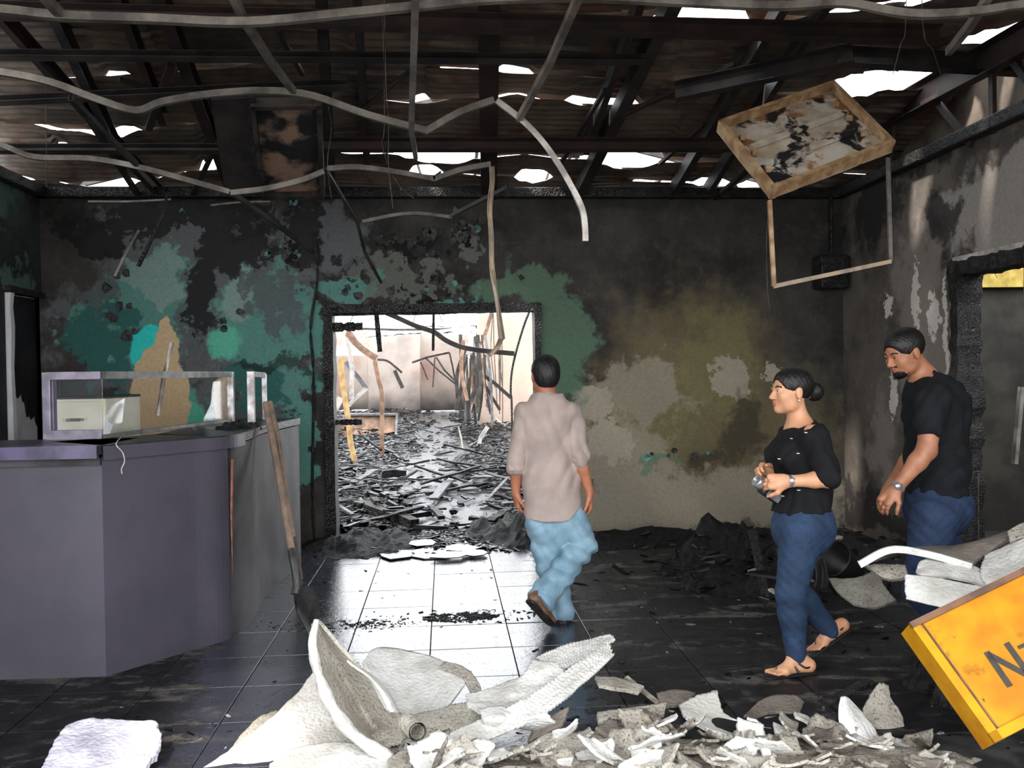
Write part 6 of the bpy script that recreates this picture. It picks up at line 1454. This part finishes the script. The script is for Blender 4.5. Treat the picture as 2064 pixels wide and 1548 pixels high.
for s in (-1, 1): hf.ell(WH(s * 0.08, 0.012, -0.045), (0.03, 0.040, 0.050), Mx, 0.012, sub=True)
hf.cut(WH(0, -0.07, -0.045), Rh @ Vector((0, 0.35, -1)))
hf.ell(WH(0, -0.128, -0.006), (0.042, 0.046, 0.048), Mx, 0.02)
hf.folds(0.0007, [(120, 60, 40, 1), (-80, 140, 60, 1), (200, 20, 90, .6)], 4)
hf.mesh('hair', M_HAIR, wo)
M_WHITE = simple('eye_white', S(225, 220, 215), None, rough=0.3); M_DARK = simple('dark_iris', S(22, 16, 14), None, rough=0.2); M_BROW = simple('eyebrow_hair', S(34, 24, 20), None, rough=0.8)
def face_bits(W_, R_, par, k=1.0, brow=True):
    for s in (-1, 1):
        f = MB(); c = W_(s * 0.031 * k, 0.0785 * k, 0.0)
        f.lathe([(0.0, 0.0098), (0.005, 0.0088), (0.0095, 0.004), (0.010, 0.0)], c, 14, R_ @ Matrix.Rotation(math.radians(-90), 3, 'X')); f.build('eye', M_WHITE, par, True)
        f = MB(); f.lathe([(0.0, 0.0112), (0.0028, 0.0108), (0.0048, 0.0094)], c, 12, R_ @ Matrix.Rotation(math.radians(-90), 3, 'X')); f.build('iris', M_DARK, par, True)
        f = MB(); f.rod(smoothline([W_(s * 0.014 * k, 0.090 * k, 0.020 * k), W_(s * 0.032 * k, 0.089 * k, 0.026 * k), W_(s * 0.050 * k, 0.076 * k, 0.021 * k)], 4), 0.0042 if brow else 0.003, 6); f.build('eyebrow', M_BROW, par, True)
face_bits(WH, Rh, wo, 0.97)
M_EARR = simple('silver_earring', S(240, 240, 240), None, rough=0.2, metal=0.8)
MB().lathe([(0, 0.006), (0.005, 0.004), (0.006, 0), (0.005, -0.004), (0, -0.006)], WH(-0.080, -0.002, -0.044), 12).build('earring', M_EARR, wo, True)
M_BLK = cloth_mat('black_jersey', S(13, 13, 15), S(19, 19, 22))
f = Field(0.005)
f.cone(J['neck'] - Vector((0, 0, 0.05)), J['chest'], 0.075, 0.135, 0.06, (fwd, 1.15)); f.cone(J['chest'], J['waist'], 0.140, 0.135, 0.06, (fwd, 1.15)); f.cone(J['waist'], J['pelvis'] + Vector((0, 0, 0.03)), 0.137, 0.155, 0.06, (fwd, 1.12))
for s in (-1, 1): f.ell(J['chest'] + rt * s * 0.065 + fwd * 0.095 - Vector((0, 0, 0.045)), (0.07, 0.06, 0.06), None, 0.05)
for s, e in (('ls', 'le'), ('rs', 're')):
    f.cone(J['neck'] - Vector((0, 0, 0.06)), J[s], 0.060, 0.062, 0.05); en = J[s].lerp(J[e], 0.93); f.cone(J[s], en, 0.062, 0.060, 0.04)
f.cut(tuple(at(1618, 1027, Y1)), (0.06, 0, -1)); f.cut(tuple(at(1592, 862, Y1)), (-0.30, 0, 0.95))
for s, e in (('ls', 'le'), ('rs', 're')): pass
f.folds(0.0035, [(30, 20, 18, 1), (-22, 40, 20, 1)], 12)
top = f.mesh('top', M_BLK, wo)
from mathutils.bvhtree import BVHTree
_bv = BVHTree.FromPolygons([v.co[:] for v in top.data.vertices], [p.vertices[:] for p in top.data.polygons])
M_STUD = simple('sequin_glint', S(215, 215, 220), None, rough=0.3)  # pale dashes drawn as the blurred glints of sequins
for (px, py) in [(1597, 884), (1626, 872), (1610, 914), (1572, 925), (1611, 988), (1580, 1000)]:
    hit = _bv.ray_cast(CAM, ray(px, py).normalized())
    if hit[0] is not None:
        MB().rod([hit[0] + Vector((-0.011, 0, 0.001)), hit[0] + Vector((0, -0.001, 0)), hit[0] + Vector((0.011, 0, 0.001))], 0.0022, 6).build('glint_dash', M_STUD, wo)
MB().rod([WH(0.030 * math.cos(a), -0.094, -0.004 + 0.032 * math.sin(a)) for a in [i * math.pi / 10 for i in range(21)]], 0.006, 6).build('hair_tie', simple('grey_hair_tie', S(120, 118, 118), None, rough=0.6), wo)
M_J2 = cloth_mat('dark_blue_denim', S(38, 56, 82), S(27, 40, 62), 420, 0.8, S(56, 74, 98))
f = Field(0.005)
f.cone(J['pelvis'] + Vector((0, 0, 0.06)), J['pelvis'] - Vector((0, 0, 0.03)), 0.140, 0.158, 0.05, (fwd, 1.1))
f.ell(J['pelvis'] - fwd * 0.06 - Vector((0, 0, 0.03)), (0.10, 0.13, 0.11), None, 0.06)
f.cone(J['lh'], J['lk'], 0.106, 0.070, 0.03); f.cone(J['lk'], J['lk'].lerp(J['la'], 0.35), 0.066, 0.064, 0.03); f.cone(J['lk'].lerp(J['la'], 0.35), J['la'], 0.064, 0.048, 0.03)
f.cone(J['rh'], J['rk'], 0.106, 0.070, 0.03); f.cone(J['rk'], J['rk'].lerp(J['ra'], 0.35), 0.066, 0.064, 0.03); f.cone(J['rk'].lerp(J['ra'], 0.35), J['ra'], 0.064, 0.046, 0.03)
f.cut(tuple(J['la'] - Vector((0, 0, 0.008))), (0, 0, -1)) if False else None
f.folds(0.0014, [(30, 40, 30, 1), (40, -28, 50, .8), (-50, 0, 70, .5)], 15)
f.mesh('jeans', M_J2, wo)
bl = Field(0.004); pw = at(1618, 1032, Y1); bl.cone(pw + Vector((0, 0, 0.012)), pw - Vector((0, 0, 0.012)), 0.146, 0.148, 0.01, (fwd, 1.06)); bl.cut(tuple(pw + Vector((0, 0, 0.016))), (0, 0, 1)); bl.cut(tuple(pw - Vector((0, 0, 0.016))), (0, 0, -1)); bl.mesh('waistband', M_J2, wo)
# sandals
M_SAND = simple('black_sandal', S(16, 15, 16), None, rough=0.5)
def sandal(heel, toe, up, ank, par):
    heel, toe, up = Vector(heel), Vector(toe), Vector(up); d = (toe - heel).normalized(); up = (up - d * up.dot(d)).normalized(); sd_ = d.cross(up); L = (toe - heel).length
    s = empty('sandal', (0, 0, 0)); COL.objects.unlink(s); bpy.data.objects.remove(s)
    f = Field(0.004); f.cone(heel + d * 0.02 - up * 0.004, heel + d * (L - 0.01) - up * 0.004, 0.036, 0.042, 0.01, (up, 4.5)); o = f.mesh('sandal_sole', M_SAND, par)
    MB().rod(smoothline([heel + d * 0.10 + sd_ * 0.036 + up * 0.01, heel + d * 0.13 + up * 0.058, heel + d * 0.10 - sd_ * 0.036 + up * 0.01], 6), 0.006, 6).build('sandal_strap', M_SAND, par)
    MB().rod(smoothline([heel + d * 0.13 + up * 0.058, heel + d * L * 0.72 + up * 0.034 + sd_ * 0.012, heel + d * L * 0.82 + up * 0.012 + sd_ * 0.012], 5), 0.005, 6).build('sandal_strap', M_SAND, par)
    MB().rod(smoothline([heel + d * 0.06 + sd_ * 0.034 + up * 0.03, heel + d * 0.0 + up * 0.05, heel + d * 0.06 - sd_ * 0.034 + up * 0.03, heel + d * 0.11 + up * 0.066, heel + d * 0.06 + sd_ * 0.034 + up * 0.03], 6), 0.005, 6).build('ankle_strap', M_SAND, par)
sandal(hl1, tl1, (0, 0, 1), J['la'], wo); sandal(hl2, tl2, (-0.6, 0, 0.7), J['ra'], wo)
M_SILV = simple('silver_metal', S(196, 196, 198), S(150, 150, 154), 40, 0.25, 0.7)
def watch(w, d, par, r=0.029):
    d = Vector(d).normalized(); R_ = frame3(d)
    f = MB(); f.sweep([w + (R_ @ Vector((math.cos(a) * r, 0, math.sin(a) * r))) for a in [i * math.pi / 12 for i in range(25)]], rectp(0.004, 0.018), up=tuple(d)); return f
watch(J['lw'] + Vector((0.012, -0.002, 0.0)), Vector((1, -0.2, 0)), wo).build('watch_strap', M_SILV, wo)
MB().lathe([(0, 0.005), (0.015, 0.004), (0.017, 0), (0.015, -0.003), (0, -0.003)], J['lw'] + Vector((0.012, -0.031, 0.004)), 20, Matrix.Rotation(math.radians(90), 3, 'X')).build('watch_face', M_SILV, wo, True)
# the camcorder she holds
cm = empty('video_camera', camc, 'small silver and black video camera held in the woman\'s hands', 'camera')
Rc = frame3(at(1516, 965, Y1 - 0.06) - at(1550, 990, Y1 - 0.02), (0.35, -0.1, 1))
M_CAMB = simple('camera_black', S(34, 34, 37), None, rough=0.4); M_CAMG = simple('camera_lens_glass', S(12, 14, 20), None, rough=0.05)
p0 = at(1551, 992, Y1 - 0.03)
MB().box(p0, (0.058, 0.115, 0.062), Rc, bev=0.012).build('camera_body', M_CAMB, cm)
MB().box(p0 + Rc @ Vector((-0.032, -0.01, 0.0)), (0.008, 0.085, 0.05), Rc, bev=0.003).build('side_screen', M_SILV, cm)
MB().lathe([(0.0, 0.0), (0.026, 0.0), (0.029, 0.02), (0.029, 0.05), (0.025, 0.054), (0.021, 0.048), (0.0, 0.046)], p0 + Rc @ Vector((0, 0.055, 0.006)), 24, Rc @ Matrix.Rotation(math.radians(-90), 3, 'X')).build('lens_barrel', M_SILV, cm, True)
MB().box(p0 + Rc @ Vector((0, 0.02, 0.045)), (0.03, 0.05, 0.03), Rc, bev=0.006).build('microphone', M_SILV, cm)
MB().box(p0 + Rc @ Vector((0, -0.075, 0.012)), (0.034, 0.04, 0.03), Rc, bev=0.008).build('viewfinder', M_CAMB, cm)

# ================= young man on the right, walking left and looking down
Y2 = 4.32
m2x = at(1890, 1000, Y2).x
m2 = empty('person', (m2x, Y2, 0), 'bearded man in black t-shirt and blue jeans looking down at right', 'person')
fwd = Vector((-1, -0.15, 0)).normalized(); rt = fwd.cross(Vector((0, 0, 1)))
J = {k: at(px, py, Y2 + dy) for k, (px, py, dy) in dict(
    head=(1823, 710, 0.0), neck=(1866, 763, 0.0), chest=(1884, 822, 0.0), waist=(1888, 930, 0.0), pelvis=(1886, 1010, 0.0),
    ls=(1880, 800, -0.18), rs=(1868, 800, 0.18), le=(1868, 908, -0.22), re=(1846, 910, 0.2), lw=(1806, 984, -0.20), rw=(1790, 985, 0.16),
    lh=(1884, 1040, -0.09), rh=(1880, 1040, 0.09), lk=(1858, 1190, -0.10), rk=(1915, 1195, 0.10)).items()}
J['la'] = Vector((at(1925, 1340, Y2).x, Y2 - 0.10, 0.085)); J['ra'] = Vector((at(2010, 1330, Y2).x, Y2 + 0.10, 0.10))
hfw = Vector((-0.94, -0.18, -0.36)); Rh = frame3(hfw); Mx = np.array(Rh)
def WH(x, y, z): return J['head'] + Rh @ Vector((x, y, z))
SK3 = skin_mat('brown_skin', S(168, 114, 84), S(146, 94, 68), (WH(0, 0.090, -0.060), 0.020, S(140, 80, 68)))
b = Field(0.005)
head_parts(b, J['head'], Rh, 1.03)
b.cone(WH(0, -0.03, -0.05), J['neck'] - Vector((-0.01, 0, 0.03)), 0.056, 0.062, 0.02)
b.cone(J['neck'] - Vector((0, 0, 0.03)), J['chest'], 0.085, 0.14, 0.05, (fwd, 1.3)); b.cone(J['chest'], J['waist'], 0.14, 0.13, 0.05, (fwd, 1.35)); b.cone(J['waist'], J['pelvis'], 0.13, 0.14, 0.05, (fwd, 1.25))
for s, e, w in (('ls', 'le', 'lw'), ('rs', 're', 'rw')):
    b.cone(J['neck'] - Vector((0, 0, 0.05)), J[s], 0.070, 0.055, 0.04); limb(b, [J[s], J[e]], [0.058, 0.046]); limb(b, [J[e], J[e].lerp(J[w], 0.3), J[w]], [0.046, 0.044, 0.029], 0.02)
add_hand(b, J['lw'], at(1772, 1022, Y2 - 0.2) - J['lw'], Vector((0.55, 0.55, -0.5)), 1, (0.35, 0.5, 0.4), 0.05)
add_hand(b, J['rw'], at(1762, 1024, Y2 + 0.14) - J['rw'], Vector((0.5, -0.6, -0.5)), -1, (0.35, 0.5, 0.4), 0.05)
for h_, k_, a_ in (('lh', 'lk', 'la'), ('rh', 'rk', 'ra')):
    limb(b, [J[h_], J[k_]], [0.080, 0.055]); limb(b, [J[k_], J[k_].lerp(J[a_], 0.3), J[a_]], [0.052, 0.052, 0.034])
b.mesh('body', SK3, m2)
hf = Field(0.005)
hf.ell(WH(0, -0.014, 0.034), (0.084, 0.108, 0.093), Mx); hf.ell(WH(0, 0.120, -0.040), (0.11, 0.076, 0.112), Mx, 0.01, sub=True)
for s in (-1, 1): hf.ell(WH(s * 0.085, 0.006, -0.045), (0.03, 0.042, 0.055), Mx, 0.012, sub=True)
hf.cut(WH(0, -0.07, -0.052), Rh @ Vector((0, 0.25, -1)))
hf.folds(0.0008, [(150, 90, 140, 1), (-120, 160, 120, 1), (210, -130, 60, 1)], 6); hf.mesh('hair', M_HAIR, m2)
bf = Field(0.004)
bf.ell(WH(0, 0.050, -0.080), (0.0475, 0.044, 0.037), Mx); bf.ell(WH(0, 0.074, -0.098), (0.022, 0.020, 0.020), Mx, 0.02)
for s in (-1, 1): bf.cone(WH(s * 0.060, 0.030, -0.050), WH(s * 0.045, 0.042, -0.080), 0.010, 0.015, 0.02)
bf.cone(WH(-0.022, 0.090, -0.045), WH(0.022, 0.090, -0.045), 0.006, 0.006, 0.006)
bf.ell(WH(0, 0.100, -0.060), (0.024, 0.03, 0.0125), Mx, 0.006, sub=True)
bf.folds(0.0014, [(250, 190, 240, 1), (-220, 260, 120, 1)], 8); bf.mesh('beard', M_HAIR, m2)
face_bits(WH, Rh, m2, 1.03)
M_BLK2 = cloth_mat('black_tshirt_cotton', S(13, 14, 17), S(19, 21, 25))
f = Field(0.005)
f.cone(J['neck'] - Vector((0, 0, 0.03)), J['chest'], 0.085, 0.160, 0.06, (fwd, 1.18)); f.cone(J['chest'], J['waist'], 0.166, 0.158, 0.06, (fwd, 1.18)); f.cone(J['waist'], J['pelvis'], 0.160, 0.168, 0.06, (fwd, 1.18))
f.ell(J['chest'] - fwd * 0.055 + Vector((0, 0, 0.01)), (0.09, 0.15, 0.13), None, 0.06)
for s, e in (('ls', 'le'), ('rs', 're')):
    f.cone(J['neck'] - Vector((0, 0, 0.06)), J[s], 0.080, 0.078, 0.05); en = J[s].lerp(J[e], 0.52); f.cone(J[s], en, 0.078, 0.074, 0.03)
f.cut(tuple(at(1886, 992, Y2)), (0.0, 0, -1)); f.cut(tuple(at(1856, 756, Y2)), (-0.52, 0, 0.85))
f.folds(0.0045, [(26, 20, 14, 1), (-22, 30, 24, 1)], 22)
f.mesh('t_shirt', M_BLK2, m2)
f = Field(0.005)
f.cone(J['pelvis'] + Vector((0, 0, 0.06)), J['pelvis'] - Vector((0, 0, 0.04)), 0.150, 0.168, 0.05, (fwd, 1.1)); f.ell(J['pelvis'] - fwd * 0.08 - Vector((0, 0, 0.02)), (0.10, 0.14, 0.12), None, 0.06)
for h_, k_, a_ in (('lh', 'lk', 'la'), ('rh', 'rk', 'ra')):
    f.cone(J[h_], J[k_], 0.118, 0.086, 0.03); f.cone(J[k_], J[a_] - Vector((0, 0, 0.03)), 0.082, 0.070, 0.03)
f.folds(0.002, [(30, 30, 34, 1), (40, -18, 44, .8), (-50, 0, 60, .5)], 25)
M_J3 = cloth_mat('blue_denim', S(36, 50, 76), S(25, 36, 57), 420, 0.8, S(56, 72, 98))
f.mesh('jeans', M_J3, m2)
shoe(J['la'] + Vector((0.06, 0, -0.079)), J['la'] + Vector((-0.2, -0.03, -0.079)), (0, 0, 1), m2, M_SHOE)
shoe(J['ra'] + Vector((0.06, 0, -0.094)), J['ra'] + Vector((-0.2, -0.03, -0.094)), (0, 0, 1), m2, M_SHOE)
watch(J['lw'] + (J['le'] - J['lw']).normalized() * 0.01, J['lw'] - J['le'], m2, 0.036).build('watch_strap', M_SILV, m2)
MB().lathe([(0, 0.006), (0.018, 0.005), (0.02, 0), (0.018, -0.003), (0, -0.003)], J['lw'] + Vector((-0.006, -0.038, 0.016)), 20, Matrix.Rotation(math.radians(80), 3, 'X')).build('watch_face', M_SILV, m2, True)
